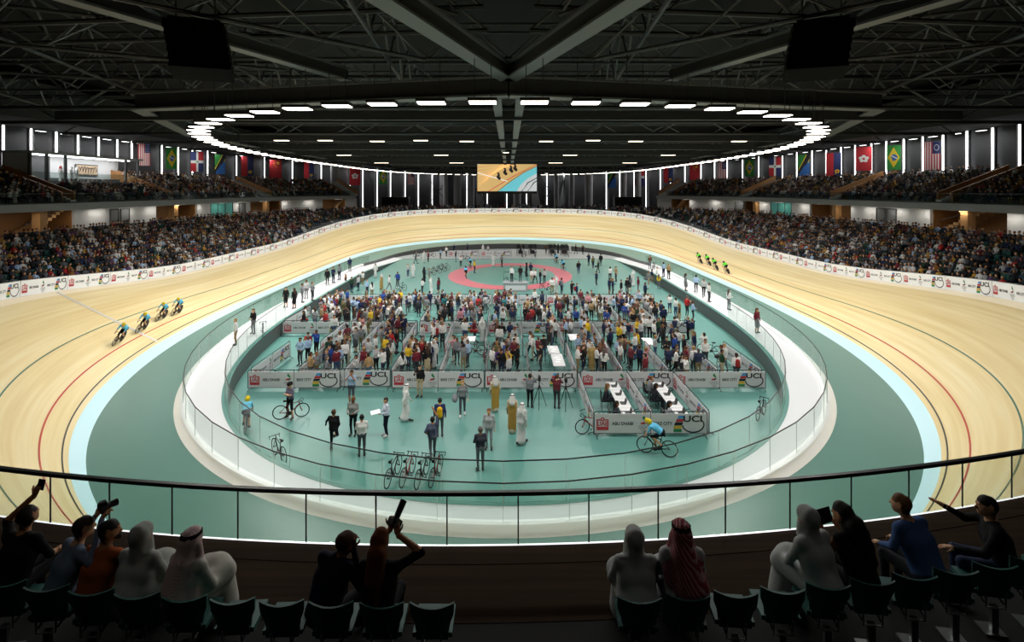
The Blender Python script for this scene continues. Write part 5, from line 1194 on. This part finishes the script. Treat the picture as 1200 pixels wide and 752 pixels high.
# ------------------------------------------------------------------ spectators in the stands
sm = MB()
sm.tube([(0, -.02, .40), (0, .0, .62), (0, .02, .86), (0, .03, .98)], [.17, .16, .19, .08], 6, 0)     # torso
sm.tube([(-.2, .03, .9), (-.25, .12, .66), (-.1, .32, .6)], [.06, .05, .04], 4, 0); sm.tube([(.2, .03, .9), (.25, .12, .66), (.1, .32, .6)], [.06, .05, .04], 4, 0)
sm.tube([(-.1, .0, .46), (-.11, .42, .48), (-.11, .44, .08)], [.09, .075, .05], 4, 1); sm.tube([(.1, .0, .46), (.11, .42, .48), (.11, .44, .08)], [.09, .075, .05], 4, 1)
sm.ball((0, .05, 1.12), (.085, .1, .12), 6, 5, 2); sm.ball((0, .03, 1.16), (.095, .1, .1), 6, 4, 3)
tri = []; tm = []
for f, m in zip(sm.f, sm.m):
    for k in range(1, len(f) - 1): tri.append((f[0], f[k], f[k + 1])); tm.append(m)
SV = np.array([tuple(v) for v in sm.v]); SF = np.array(tri); SM = np.array(tm); VM = np.zeros(len(SV), int); VM[SF.ravel()] = np.repeat(SM, 3)
# low seat shell
se = MB(); se.box((0, .12, .38), (.42, .4, .05)); se.box((0, -.12, .6), (.42, .05, .42)); stri = []
for f in se.f: stri += [(f[0], f[1], f[2]), (f[0], f[2], f[3])]
EV = np.array([tuple(v) for v in se.v]); EF = np.array(stri)
STC = ['#17181b', '#202127', '#2b2d33', '#3a3c40', '#1f2b4a', '#4a4c50', '#6a2530', '#7d8084', '#b08a3a', '#d0d0ce', '#9db6d2', '#5a3f66', '#24402f', '#c9c9c7', '#8a5a2c', '#30343c', '#23262b', '#9c9ea0', '#a82a2c', '#5b5e63']
SWT = [8, 8, 8, 8, 6, 8, 3, 9, 5, 7, 4, 3, 4, 6, 4, 8, 7, 8, 2, 8]
AIS = 8.6                                              # spacing of the stair aisles
def track_top(D): return ZB + WT * math.sin(bank(D))
spec = []; seats = []
def fill(s0, s1, ro, rd, rz, rh, n, need, dens, tier, skip=()):
    for k in range(n):
        off = ro + k * rd; z = rz + k * rh
        p0 = np.array([opt(s, off)[:2] for s in arc_range(s0, s1, 1.0)]); L = np.linalg.norm(np.diff(p0, axis=0), axis=1).sum(); m = int(L / .54)
        for i in range(m):
            q = s0 + (s1 - s0) * (i + .5) / m
            if (q % AIS) < .75 or any(a < q < b for a, b in skip): continue
            p, t, nn = BASE.at(q); X, D = p[0] + nn[0] * off, p[1] + nn[1] * off
            if D < 12 or abs(X) > D * 1.12 or z + 1.25 < track_top(p[1]) + need: continue
            yaw = math.atan2(nn[0], -nn[1]) + R.uniform(-.25, .25)
            (spec if R.random() < dens else seats).append((X, D, z, yaw, tier))
fill(SR0, SR1, RO0, RD, RZ0, RH, NR, .75, .82, 'lower')
UL = [(hit(21, a), hit(21, b)) for a, b in ((-60, 46), (62, 176), (181, 286), (306, 392))]; UR = [(hit(21, a), hit(21, b)) for a, b in ((1142, 1260), (1006, 1124), (896, 992), (800, 880))]
BOXR = (min(UL[1]), max(UL[1]))
for a, b in UL + UR:
    a, b = min(a, b), max(a, b); fill(a, b, URO, URD, URZ, URH, 4 if (a, b) == BOXR else UN, -9, .88, 'upper')
# gallery at the far end: two rows that show above the boards
spec.sort(key=lambda t: math.hypot(t[0], t[1]) + (6 if t[4] == 'upper' else 0))
vis_first = [t for t in spec if abs(t[0]) < t[1] * .99][:300]; ids = set(map(id, vis_first)); rest = [t for t in spec if id(t) not in ids]
tm_me = bpy.data.meshes.new('spectator_body'); tm_me.from_pydata(SV.tolist(), [], SF.tolist()); tm_me.polygons.foreach_set('material_index', SM.astype(np.int32)); tm_me.polygons.foreach_set('use_smooth', np.ones(len(SF), bool))
for _ in range(4): tm_me.materials.append(None)
CN = {'#17181b': 'black', '#202127': 'black', '#2b2d33': 'charcoal', '#3a3c40': 'dark grey', '#1f2b4a': 'navy', '#4a4c50': 'grey', '#6a2530': 'maroon', '#7d8084': 'grey', '#b08a3a': 'mustard', '#d0d0ce': 'white', '#9db6d2': 'pale blue', '#5a3f66': 'purple', '#24402f': 'dark green', '#c9c9c7': 'white', '#8a5a2c': 'brown', '#30343c': 'charcoal', '#23262b': 'black', '#9c9ea0': 'light grey', '#a82a2c': 'red', '#5b5e63': 'grey'}
for X, D, z, yaw, tier in vis_first:
    o = link('spectator', tm_me, None, (X, D, z), yaw); t = R.choices(STC, SWT)[0]; b = R.choice(['#1a1a1c', '#2b2d33', '#3d5070', '#6c6f74', '#8c7a58']); sc = R.uniform(.95, 1.08); o.scale = (sc, sc, sc)
    wh = CN[t] == 'white' and R.random() < .6
    for i, m in enumerate((cmat(t), cmat(t if wh else b), smat(R.randrange(4)), cmat('#d0d0ce') if wh else hmat(R.randrange(len(HAIRS))))): o.material_slots[i].link = 'OBJECT'; o.material_slots[i].material = m
    tag(o, 'spectator in %s %s seated in the %s %s stand' % (CN[t], 'robe and headcloth' if wh else 'top', 'left' if X < 0 else 'right', tier), 'person', 'spectators in the near stands')
def crowd_arrays(lst, V, Fc, colf):
    items = []
    for X, D, z, yaw, tier in lst:
        c, s = math.cos(yaw), math.sin(yaw); sc = R.uniform(.95, 1.08)
        items.append((np.stack([(V[:, 0] * c - V[:, 1] * s) * sc + X, (V[:, 0] * s + V[:, 1] * c) * sc + D, V[:, 2] * sc + z], 1), Fc, colf()))
    return items
LS = [np.array(lin(c)) for c in STC]; LSk = [np.array(lin(c)) for c in SKINS]; LH = [np.array(lin(c)) for c in HAIRS]; LB = [np.array(lin(c)) for c in ('#1a1a1c', '#2b2d33', '#3d5070', '#6c6f74', '#8c7a58')]; WHITE = np.array(lin('#d4d5d3'))
def scol():
    t = R.choices(range(len(LS)), SWT)[0]; b = R.choice(LB); h_ = R.choice(LH); tc = LS[t]
    if t in (9, 13) and R.random() < .6: b = h_ = tc = WHITE
    return np.stack([tc, b, R.choice(LSk), h_])[VM]
x_ = stuff_mesh('spectator_crowd', crowd_arrays(rest, SV, SF, scol), 'packed crowd of seated spectators filling both stands'); x_['category'] = 'crowd'
tealc = np.tile(np.array(lin('#1d4d48')), (len(EV), 1))
x_ = stuff_mesh('empty_seats', crowd_arrays(seats + spec, EV, EF, lambda: tealc), 'rows of dark teal stadium seats in the stands'); x_['category'] = 'seats'
# stair aisles of the lower stand
for i in range(int(SR0 // AIS) + 1, int(SR1 // AIS) + 1):
    q = i * AIS + .37
    if not SR0 < q < SR1 or abs(BASE.at(q)[0][1] - 62) > 40: continue
    m = MB()
    for k in range(NR):
        off = RO0 - .45 + k * RD; z = RZ0 + k * RH
        for j in (0, 1): m.prism([tuple(opt(q + a, off + b)[:2]) for a, b in ((-.32, j * .43), (.32, j * .43), (.32, RD), (-.32, RD))], z - .1, z + .02 + j * RH * .5)
    struct(m.obj('aisle_stair', m_stair), 'pale stair aisle climbing the lower stand')
# ------------------------------------------------------------------ advertising boards along the top of the track
LB_ = 5.05; nb = int(BASE.L * 1.16 / LB_)
topP = np.array([BASE.P[i] + BASE.Nn[i] * (WT * math.cos(bank(BASE.P[i][1])) + .06) for i in range(BASE.N)]); topZ = np.array([track_top(BASE.P[i][1]) for i in range(BASE.N)])
dd_ = np.r_[0, np.cumsum(np.sqrt((np.diff(np.vstack([topP, topP[:1]]), axis=0) ** 2).sum(1) + np.diff(np.r_[topZ, topZ[0]]) ** 2))]
def top_at(s): s = s % dd_[-1]; return Vector((np.interp(s, dd_, np.r_[topP[:, 0], topP[0, 0]]), np.interp(s, dd_, np.r_[topP[:, 1], topP[0, 1]]), np.interp(s, dd_, np.r_[topZ, topZ[0]])))
nb = int(dd_[-1] / LB_); LB_ = dd_[-1] / nb
m_board = mat('board_white', '#efefef', .5)
bd_ = MB(); bd_.box((LB_ / 2, .03, .45), (LB_ - .05, .05, .98)); bd_me = bd_.mesh('panel', m_board)
tp_ = MB(); tp_.tube([(0, .03, .95), (LB_, .03, .95)], .03, 5); tp_me = tp_.mesh('top_rail', mat('rail_grey', '#8a8c8e', .4, .5))
bp_me = banner_print(LB_, .06, .84, -.004).mesh('print', PM)
for k in range(nb):
    a, b = top_at(k * LB_), top_at((k + 1) * LB_)
    if (a.y + b.y) / 2 < 16: continue
    # the printed face looks at the infield: local x runs clockwise
    t = (a - b); L = t.length; t /= L; y = Vector((t.y, -t.x, 0)) * -1; z = t.cross(y).normalized()
    if z.z < 0: z = -z
    y = z.cross(t).normalized(); M = Matrix.Translation(b) @ Matrix((t, y, z)).transposed().to_4x4()
    o = thing('advertising_board', 'white advertising board with sponsor marks along the %s of the track' % ('far end' if (a.y + b.y) / 2 > 96 else 'left side' if a.x < 0 else 'right side'), 'advertising board', group='track boards'); o.matrix_world = M
    p = link('panel', bd_me, o); link('top_rail', tp_me, o); link('print', bp_me, p)['kind'] = 'stuff'
# ------------------------------------------------------------------ glass fences of the walkway
gf = glass_mat('walkway_glass', '#f4f8f6', 1.12, .15)
def fence(ov, inset, ztop, zbase, n, lab, dmax):
    o = thing('glass_fence', lab, 'fence', (0, 0, 0)); P, L = resample(ov.off(inset), n)
    pl = L / n; g = MB(); g.box((pl / 2, 0, (ztop - 1.0) / 2), (pl - .02, .014, ztop - 1.0)); me = g.mesh('glass_pane', gf); jt = MB(); jt.box((0, 0, (ztop - 1.0) / 2), (.012, .02, ztop - 1.0)); jme = jt.mesh('joint', mat('fence_joint', '#bcc3c1', .4))
    rail = []
    idx = [i for i in range(n)]
    for i in idx:
        a, b = P[i], P[(i + 1) % n]
        if max(a[1], b[1]) > dmax: continue
        z = zbase(a[1]); an = math.atan2(b[1] - a[1], b[0] - a[0])
        x = link('glass_pane', me, o, (a[0], a[1], z), an); x.scale = (np.hypot(*(b - a)) / pl, 1, 1); link('joint', jme, o, (a[0], a[1], z))
    run_ = [P[i % n] for i in range(n // 2, n // 2 + n) if P[i % n][1] <= dmax]
    m = MB(); m.tube([(p[0], p[1], zbase(p[1]) + ztop - 1.0 + .02) for p in run_], .022, 6); m.obj('handrail', m_rail, o); return o
fence(DOUT, -.16, 2.22, lambda D: max(deck_z(D), .3) + .02 if D > 60 else 1.08, 108, 'glass fence with dark handrail along the outer walkway kerb', 74)
fence(INNR, .12, 2.32, lambda D: deck_z(D) + .004, 100, 'glass fence with dark handrail along the inner walkway edge', 41)
# ------------------------------------------------------------------ flags hung along the wall
FM = {k: mat('flag_' + k, c, .8) for k, c in dict(red='#b3222c', white='#d8d8d6', navy='#1f2a5c', green='#2c8a3c', yellow='#d8c02c', blue='#2a62a8', black='#151617', sky='#3f9ac0').items()}; FK = list(FM); FMs = [FM[k] for k in FK]; fi = {k: i for i, k in enumerate(FK)}
def flag_mesh(kind):
    m = MB(); W, H = 1.0, 2.0; e = -.012
    def bend(x, z): return .05 * math.sin(x * 5 + z)
    def q(x0, x1, z0, z1, c, y=0.0): 
        n = max(1, int(round((x1 - x0) * 6)))
        for i in range(n):
            a, b = x0 + (x1 - x0) * i / n, x0 + (x1 - x0) * (i + 1) / n; m.poly([(a, bend(a, 0) + y, z0), (b, bend(b, 0) + y, z0), (b, bend(b, 0) + y, z1), (a, bend(a, 0) + y, z1)], fi[c])
    def pl(pts, c, y=e): m.poly([(x, bend(x, 0) + y, z) for x, z in pts], fi[c])
    def disc(cx, cz, r, c, y, n=14, sx=1.0): pl([(cx + r * sx * math.cos(2 * PI * k / n), cz + r * math.sin(2 * PI * k / n)) for k in range(n)], c, y)
    if kind == 'stripes':
        for k in range(13): q(k / 13, (k + 1) / 13, -H, 0, 'red' if k % 2 == 0 else 'white')
        q(7 / 13, 1, -.85, 0, 'navy', e)
        for r in range(4):
            for c_ in range(3): disc(.6 + .14 * c_, -.12 - .2 * r, .025, 'white', 2 * e, 6)
    elif kind == 'stripes_ring':
        for k in range(13): q(k / 13, (k + 1) / 13, -H, 0, 'red' if k % 2 == 0 else 'white')
        q(7 / 13, 1, -.85, 0, 'navy', e)
        for k in range(12): a = 2 * PI * k / 12; disc(.77 + .13 * math.cos(a), -.42 + .2 * math.sin(a), .03, 'white', 2 * e, 6)
    elif kind == 'diamond': q(0, 1, -H, 0, 'green'); pl([(.5, -.15), (.08, -1), (.5, -1.85), (.92, -1)], 'yellow'); disc(.5, -1, .27, 'blue', 2 * e, 16); pl([(.27, -.86), (.33, -.80), (.75, -1.06), (.72, -1.14)], 'white', 3 * e)
    elif kind == 'cross': q(0, .42, -.86, 0, 'navy'); q(.58, 1, -.86, 0, 'red'); q(0, .42, -H, -1.14, 'red'); q(.58, 1, -H, -1.14, 'navy'); q(.42, .58, -H, 0, 'white'); q(0, .42, -1.14, -.86, 'white'); q(.58, 1, -1.14, -.86, 'white'); disc(.5, -1, .09, 'green', e, 8)
    elif kind == 'diagonal': pl([(0, 0), (1, 0), (0, -2)], 'green', 0); pl([(1, 0), (1, -2), (0, -2)], 'blue', 0); pl([(.72, 0), (1, 0), (1, -.56), (.28, -2), (0, -2), (0, -1.44)], 'yellow', e); pl([(.8, 0), (1, 0), (1, -.4), (.2, -2), (0, -2), (0, -1.6)], 'black', 2 * e)
    elif kind == 'halves': q(0, .5, -H, 0, 'red'); q(.5, 1, -H, 0, 'navy'); disc(.73, -1.6, .16, 'yellow', e, 10); disc(.73, -1.6, .08, 'red', 2 * e, 8)
    elif kind == 'star':
        q(0, 1, -H, 0, 'red')
        st = lambda cx, cz, r: pl([(cx + (r if k % 2 == 0 else r * .4) * math.sin(2 * PI * k / 10), cz + (r if k % 2 == 0 else r * .4) * math.cos(2 * PI * k / 10)) for k in range(10)], 'yellow')
        st(.7, -.35, .2); st(.42, -.2, .07); st(.36, -.4, .07); st(.42, -.6, .07); st(.58, -.72, .07)
    elif kind == 'petals':
        q(0, 1, -H, 0, 'red')
        for k in range(5):
            a = 2 * PI * k / 5 + .3; disc(.5 + .2 * math.cos(a), -1 + .2 * math.sin(a), .13, 'white', e, 9)
    me = m.mesh('cloth', FMs); return me
FLM = {}
LAB = {'stripes': 'red and white striped flag with navy corner', 'stripes_ring': 'red and white striped flag with ring of stars', 'diamond': 'green flag with yellow diamond', 'cross': 'red and navy quartered flag with white cross', 'diagonal': 'green and blue flag with black diagonal band', 'halves': 'half red half navy flag with yellow emblem', 'star': 'red flag with yellow stars', 'petals': 'red flag with white five-petal flower'}
for x, y0, y1, kd in ((169, 168, 194, 'stripes'), (201, 173, 198, 'diamond'), (231, 178, 201, 'cross'), (258, 181, 204, 'diagonal'), (290, 183, 206, 'halves'), (323, 187, 210, 'star'), (362, 190, 209, 'halves'), (416, 195.5, 217, 'petals'), (449, 198, 216, 'diamond'), (482, 201, 216, 'stripes'), (717, 200, 220, 'diagonal'), (749, 197.5, 217.5, 'cross'), (783, 195, 214, 'halves'), (814, 192, 211, 'star'), (846, 190, 209, 'stripes_ring'), (878, 186, 207, 'diamond'), (908, 184, 206, 'cross'), (942, 181, 206, 'diagonal'), (977, 179, 206, 'halves'), (1012, 172, 200, 'petals'), (1047, 170, 199, 'diamond'), (1092, 166, 199, 'stripes_ring')):
    q = whit(x, -2.6); c = wpt(q, -2.6, 0); D = c.y; zt = CH + (HZ - y0) * D / F; ht = (y1 - y0) * D / F; p, t, n = WALL.at(q)
    if kd not in FLM: FLM[kd] = flag_mesh(kd)
    near = 'left' if x < 596 else 'right'
    o = thing('hanging_flag', '%s hung by the %s wall' % (LAB[kd], near), 'flag', (c.x, c.y, zt), 0, 'flags along the wall')
    ex = math.atan2(-p[0] * .5, p[1] + 20) * 0
    wv_ = ht * .5 * (1.15 if kd in ('cross', 'halves', 'star', 'petals') else .95)
    cl = link('cloth', FLM[kd], o, (-wv_ / 2, 0, 0)); cl.scale = (wv_, 1.0, ht / 2); ang = math.atan2(-c.x, c.y)
    o.rotation_euler = (0, 0, ang * .55 + (0))
    b = MB(); b.tube([(-wv_ / 2 - .05, 0, .02), (wv_ / 2 + .05, 0, .02)], .035, 6); b.tube([(0, 0, .02), (0, 0, max(.3, ceil_z(D) + 3 - zt))], .015, 4); b.obj('hanging_rod', m_cdark, o)
# ------------------------------------------------------------------ video screen
SD = 100.0; sx0, sx1 = (559.5 - 596) * SD / F, (629 - 596) * SD / F; sz1 = CH + (222 - 190.5) * SD / F; sz0 = CH + (222 - 224) * SD / F
scr = thing('video_screen', 'large hanging video screen showing four track riders', 'screen', ((sx0 + sx1) / 2, SD, sz0)); W_, H_ = sx1 - sx0, sz1 - sz0
def em(n, c, e=1.0): return mat(n, c, .5, emit=e)
SMs = [em('scr_wood', '#d9b374', .75), em('scr_wood_light', '#dfbd82', .75), em('scr_line', '#a08050', .6), em('scr_cyan', '#6cc4cf', .8), em('scr_grey', '#c9ccce', .75), em('scr_dark', '#3c3a38', .3), em('scr_white', '#f0f0ee', .8), em('scr_red', '#c0453c', .7)]
m = MB(); m.box((0, .25, H_ / 2), (W_ + .3, .45, H_ + .3)); m.box((0, .2, -.3), (W_ + .1, .4, .35)); m.obj('cabinet', m_dev, scr)
m = MB(); U = lambda u, v, y=0.0: ((u - .5) * W_, -.0 - y, v * H_)
m.poly([U(0, 0), U(1, 0), U(1, 1), U(0, 1)], 0)
for k in range(7): m.poly([U(0, .1 + .13 * k, .02), U(0, .14 + .13 * k, .02), U(.5 + .08 * k, 1, .02), U(.46 + .08 * k, 1, .02)], 1)
m.poly([U(.35, 0, .04), U(1, 0, .04), U(1, .86, .04), U(.8, .66, .04), U(.58, .36, .04)], 3)
m.poly([U(.33, 0, .05), U(.35, 0, .05), U(.58, .36, .05), U(.8, .66, .05), U(1, .86, .05), U(1, .9, .05), U(.79, .69, .05), U(.56, .38, .05)], 2)
m.poly([U(.18, 0, .05), U(.2, 0, .05), U(.62, .52, .05), U(1, .94, .05), U(1, .96, .05), U(.61, .54, .05)], 7)
m.poly([U(.66, 0, .06), U(1, 0, .06), U(1, .62, .06), U(.84, .44, .06), U(.72, .2, .06)], 4)
for a in (.74, .84): m.poly([U(a, 0, .07), U(a + .015, 0, .07), U(a + .1, .3, .07), U(1, .48 - (a - .74), .07), U(1, .45 - (a - .74), .07), U(a + .115, .28, .07)], 5)
m.poly([U(0, .66, .07), U(0, .63, .07), U(.5, .34, .07), U(.51, .36, .07)], 6)
m.poly([U(0, .93, .03), U(.35, 1, .03), U(0, 1, .03)], 6)
for cx_, cz_ in ((.06, .96), (.2, .98)): m.poly([U(cx_, cz_, .05), U(cx_ + .03, cz_, .05), U(cx_ + .03, cz_ + .02, .05), U(cx_, cz_ + .02, .05)], 7)
for cx_, cz_ in ((.35, .5), (.46, .66), (.56, .75), (.63, .8)):
    for px_, pz_, r in ((0, 0, .05), (.02, -.05, .045), (.01, .07, .035)): m.poly([U(cx_ + px_ + r * .6 * math.cos(a), cz_ + pz_ + r * 1.3 * math.sin(a), .08) for a in np.linspace(0, 2 * PI, 9)[:-1]], 5)
    m.poly([U(cx_ + .0 + .02 * math.cos(a), cz_ + .13 + .03 * math.sin(a), .09) for a in np.linspace(0, 2 * PI, 9)[:-1]], 5)
x_ = m.obj('display', SMs, scr); x_.location = (0, -.02, 0)
m = MB()
for s in (-.35, .35): m.tube([(s * W_, .25, H_), (s * W_, .25, H_ + 3.0)], .04, 5)
m.obj('hanger', m_steel, scr)
# ------------------------------------------------------------------ far wall: grey columns, slanted panels, bracing, dark boxes
m_col = mat('column_grey', '#c2c4c6', .7)
for i, x in enumerate((536, 522, 553, 606, 652, 670, 690, 731, 748, 393)):
    q = whit(x, -3.6); c = wpt(q, -3.6, -1.5); m = MB(); h_ = ceil_z(c.y) + 1.5
    m.cyl((0, 0, 0), .75 if i % 3 else 1.15, h_, 16); m.cyl((0, 0, 0), 1.4, .4, 16); m.cyl((0, 0, h_ - .3), 1.3, .3, 16); o = m.obj('round_column', m_col, smooth=False); o.location = c; tag(o, 'round grey column in front of the far hall wall', 'column', 'far wall columns')
for x, d in ((517, 1), (560, 1), (662, -1), (625, 1)):
    q = whit(x, -1.2); c = wpt(q, -1.2, 4.0); m = MB(); h_ = ceil_z(c.y) - 4.0
    m.add([(-.5, 0, 0), (2.6 * d, 0, 0), (.2, 0, h_), (-.5, 0, h_), (-.5, .25, 0), (2.6 * d, .25, 0), (.2, .25, h_), (-.5, .25, h_)], [(0, 1, 2, 3), (7, 6, 5, 4), (0, 4, 5, 1), (1, 5, 6, 2), (2, 6, 7, 3), (3, 7, 4, 0)]); o = m.obj('slanted_panel', mat('panel_grey', '#b2b4b6', .7)); o.location = c; tag(o, 'slanted pale grey panel on the far hall wall', 'panel', 'far wall panels')
for x0, x1 in ((497, 530), (632, 656), (545, 575)):
    a, b = wpt(whit(x0, -1.8), -1.8, 5.0), wpt(whit(x1, -1.8), -1.8, 5.0); h_ = Vector((0, 0, ceil_z(a.y) - 5.2)); o = thing('cross_brace', 'thin dark steel cross brace before the far hall wall', 'brace', tuple(a), 0, 'far wall braces'); d = b - a
    for p0, p1 in ((Vector(), d + h_), (h_, d), (h_ * .55, d + h_ * .55)): m = MB(); m.tube([p0, p1], .09, 5); m.obj('strut', m_steel, o)
for x, y, w_, h_, in ((464, 242, 7.0, 2.6), (735, 242, 7.0, 2.6)):
    D = 135.0; X = (x - 596) * D / F; z = CH - (y - HZ) * D / F; m = MB(); m.box((0, 0, h_ / 2), (w_, 2, h_)); m.box((0, -1.02, h_ / 2), (w_ * .9, .05, h_ * .75)); m.box((0, 0, -z / 2 - .8), (w_ * .8, 1.5, z + 1.6)); o = m.obj('control_booth', m_dev); o.location = (X, D, z); tag(o, 'dark box shaped booth behind the far stand on the %s' % ('left' if x < 596 else 'right'), 'booth')
# ------------------------------------------------------------------ hospitality box on the upper left stand
bx0, bx1 = hit(24, 28), hit(24, 156); b0, b1 = min(bx0, bx1), max(bx0, bx1); ZF, ZR = 11.95, 14.85
box_ = thing('hospitality_box', 'glass fronted hospitality box with white lit interior above the left stand', 'box', (0, 0, 0))
m = MB(); arcbox(m, b0 - .3, b1 + .3, 22.9, 26.3, ZR, ZR + .22); m.obj('roof', m_slab, box_)
m = MB(); arcbox(m, b0, b1, 23.2, 26.2, ZF - .15, ZF); m.obj('box_floor', m_slab, box_)
m = MB(); arcbox(m, b0, b1, 26.0, 26.2, ZF, ZR); arcbox(m, b1 - .15, b1, 23.4, 26.1, ZF, ZR); m.obj('back_wall', m_perf, box_)
for f in (.0, .12, .27, .86, 1.0):
    m = MB(); q = b1 - (b1 - b0) * f; m.bar(opt(q, 23.4, ZF), opt(q, 23.4, ZR), .22, .22); m.obj('post', m_cdark, box_)
m = MB(); arcbox(m, b1 - (b1 - b0) * .30, b1 - (b1 - b0) * .02, 25.5, 25.7, ZF, ZR); m.obj('partition', m_cdark, box_)
m = MB(); arcbox(m, b0, b1, 23.3, 23.33, ZF, ZF + 1.0); m.obj('glass', glass_mat('box_glass', '#e2e9e7', 1.2, .3), box_)
m = MB(); arcbox(m, b0 + .6, b1 - 1.2, 24.0, 24.9, ZR - .09, ZR - .03); m.obj('ceiling_light', mat('box_light', '#ffffff', .5, emit=9.0), box_)
pq = b1 - (b1 - b0) * .66; pa = thing('framed_calligraphy', 'framed dark calligraphy on tan ground inside the hospitality box', 'picture', tuple(opt(pq, 25.9, ZF + 1.5))); pp, tt, nn = BASE.at(pq); pa.rotation_euler = (0, 0, math.atan2(tt[1], tt[0]))
m = MB(); m.box((0, 0, 0), (3.3, .06, 1.35)); m.obj('frame', m_cdark, pa); m = MB(); m.box((0, .05, 0), (3.0, .06, 1.1)); m.obj('sheet', mat('picture_tan', '#c2a98c', .7), pa)
m = MB()
for k in range(7):
    cx_ = -1.2 + .4 * k; m.tube([(cx_ + .18 * math.cos(a), .095, .1 * math.sin(2 * a + k) + .32 * math.sin(a)) for a in np.linspace(0, 4.6, 9)], [.02, .04, .06, .05, .03, .05, .06, .04, .015], 4)
m.obj('brush_strokes', m_dev, pa)
for i, f in enumerate((.30, .39, .44)):
    q = b1 - (b1 - b0) * f; p = opt(q, 24.3, ZF); t, n = BASE.at(q)[1:]; person('robe', 'person in white robe and %s headcloth standing in the hospitality box' % ('red', 'white', 'white')[i], tuple(p), math.atan2(n[0], -n[1]) + .3 * i, '#d6d7d5', '#d6d7d5', hairc='#b03038' if i == 0 else '#dadbd9', h=.034, group='people in the hospitality box')
# ------------------------------------------------------------------ gaps between the upper stand sections: brown walls and pale stairs
for nm, gaps in (('left', ((46, 62), (176, 182), (286, 306), (392, 412))), ('right', ((1124, 1142), (992, 1006), (880, 896), (780, 800)))):
    for x0, x1 in gaps:
        s0, s1 = sorted((hit(21, x0), hit(21, x1)))
        o = thing('stair_gap', 'pale stair beside a brown wood wall between sections of the %s upper stand' % nm, 'stairs', (0, 0, 0), 0, 'upper stand stairs')
        m = MB(); sw = min(1.6, (s1 - s0) * .45); e0 = s1 - sw if nm == 'right' else s0
        for k in range(UN * 2): arcbox(m, e0, e0 + sw, URO - .45 + k * URD / 2, URO - .45 + (k + 1) * URD / 2, URZ + k * URH / 2 - .1, URZ + k * URH / 2 + .22, step=4)
        m.obj('flight', m_stair, o)
        m = MB()
        for q in (s0 - .1, s1 - .1):
            a = [opt(q, URO - .3, URZ), opt(q, URO - .3, URZ + 1.0), opt(q, 26.0, URZ + UN * URH + .9), opt(q, 26.0, URZ)]; b = [opt(q + .2, URO - .3, URZ), opt(q + .2, URO - .3, URZ + 1.0), opt(q + .2, 26.0, URZ + UN * URH + .9), opt(q + .2, 26.0, URZ)]
            m.add(a + b, [(0, 1, 2, 3), (7, 6, 5, 4), (0, 4, 5, 1), (1, 5, 6, 2), (2, 6, 7, 3), (3, 7, 4, 0)])
        m.obj('side_wall', m_brown, o)
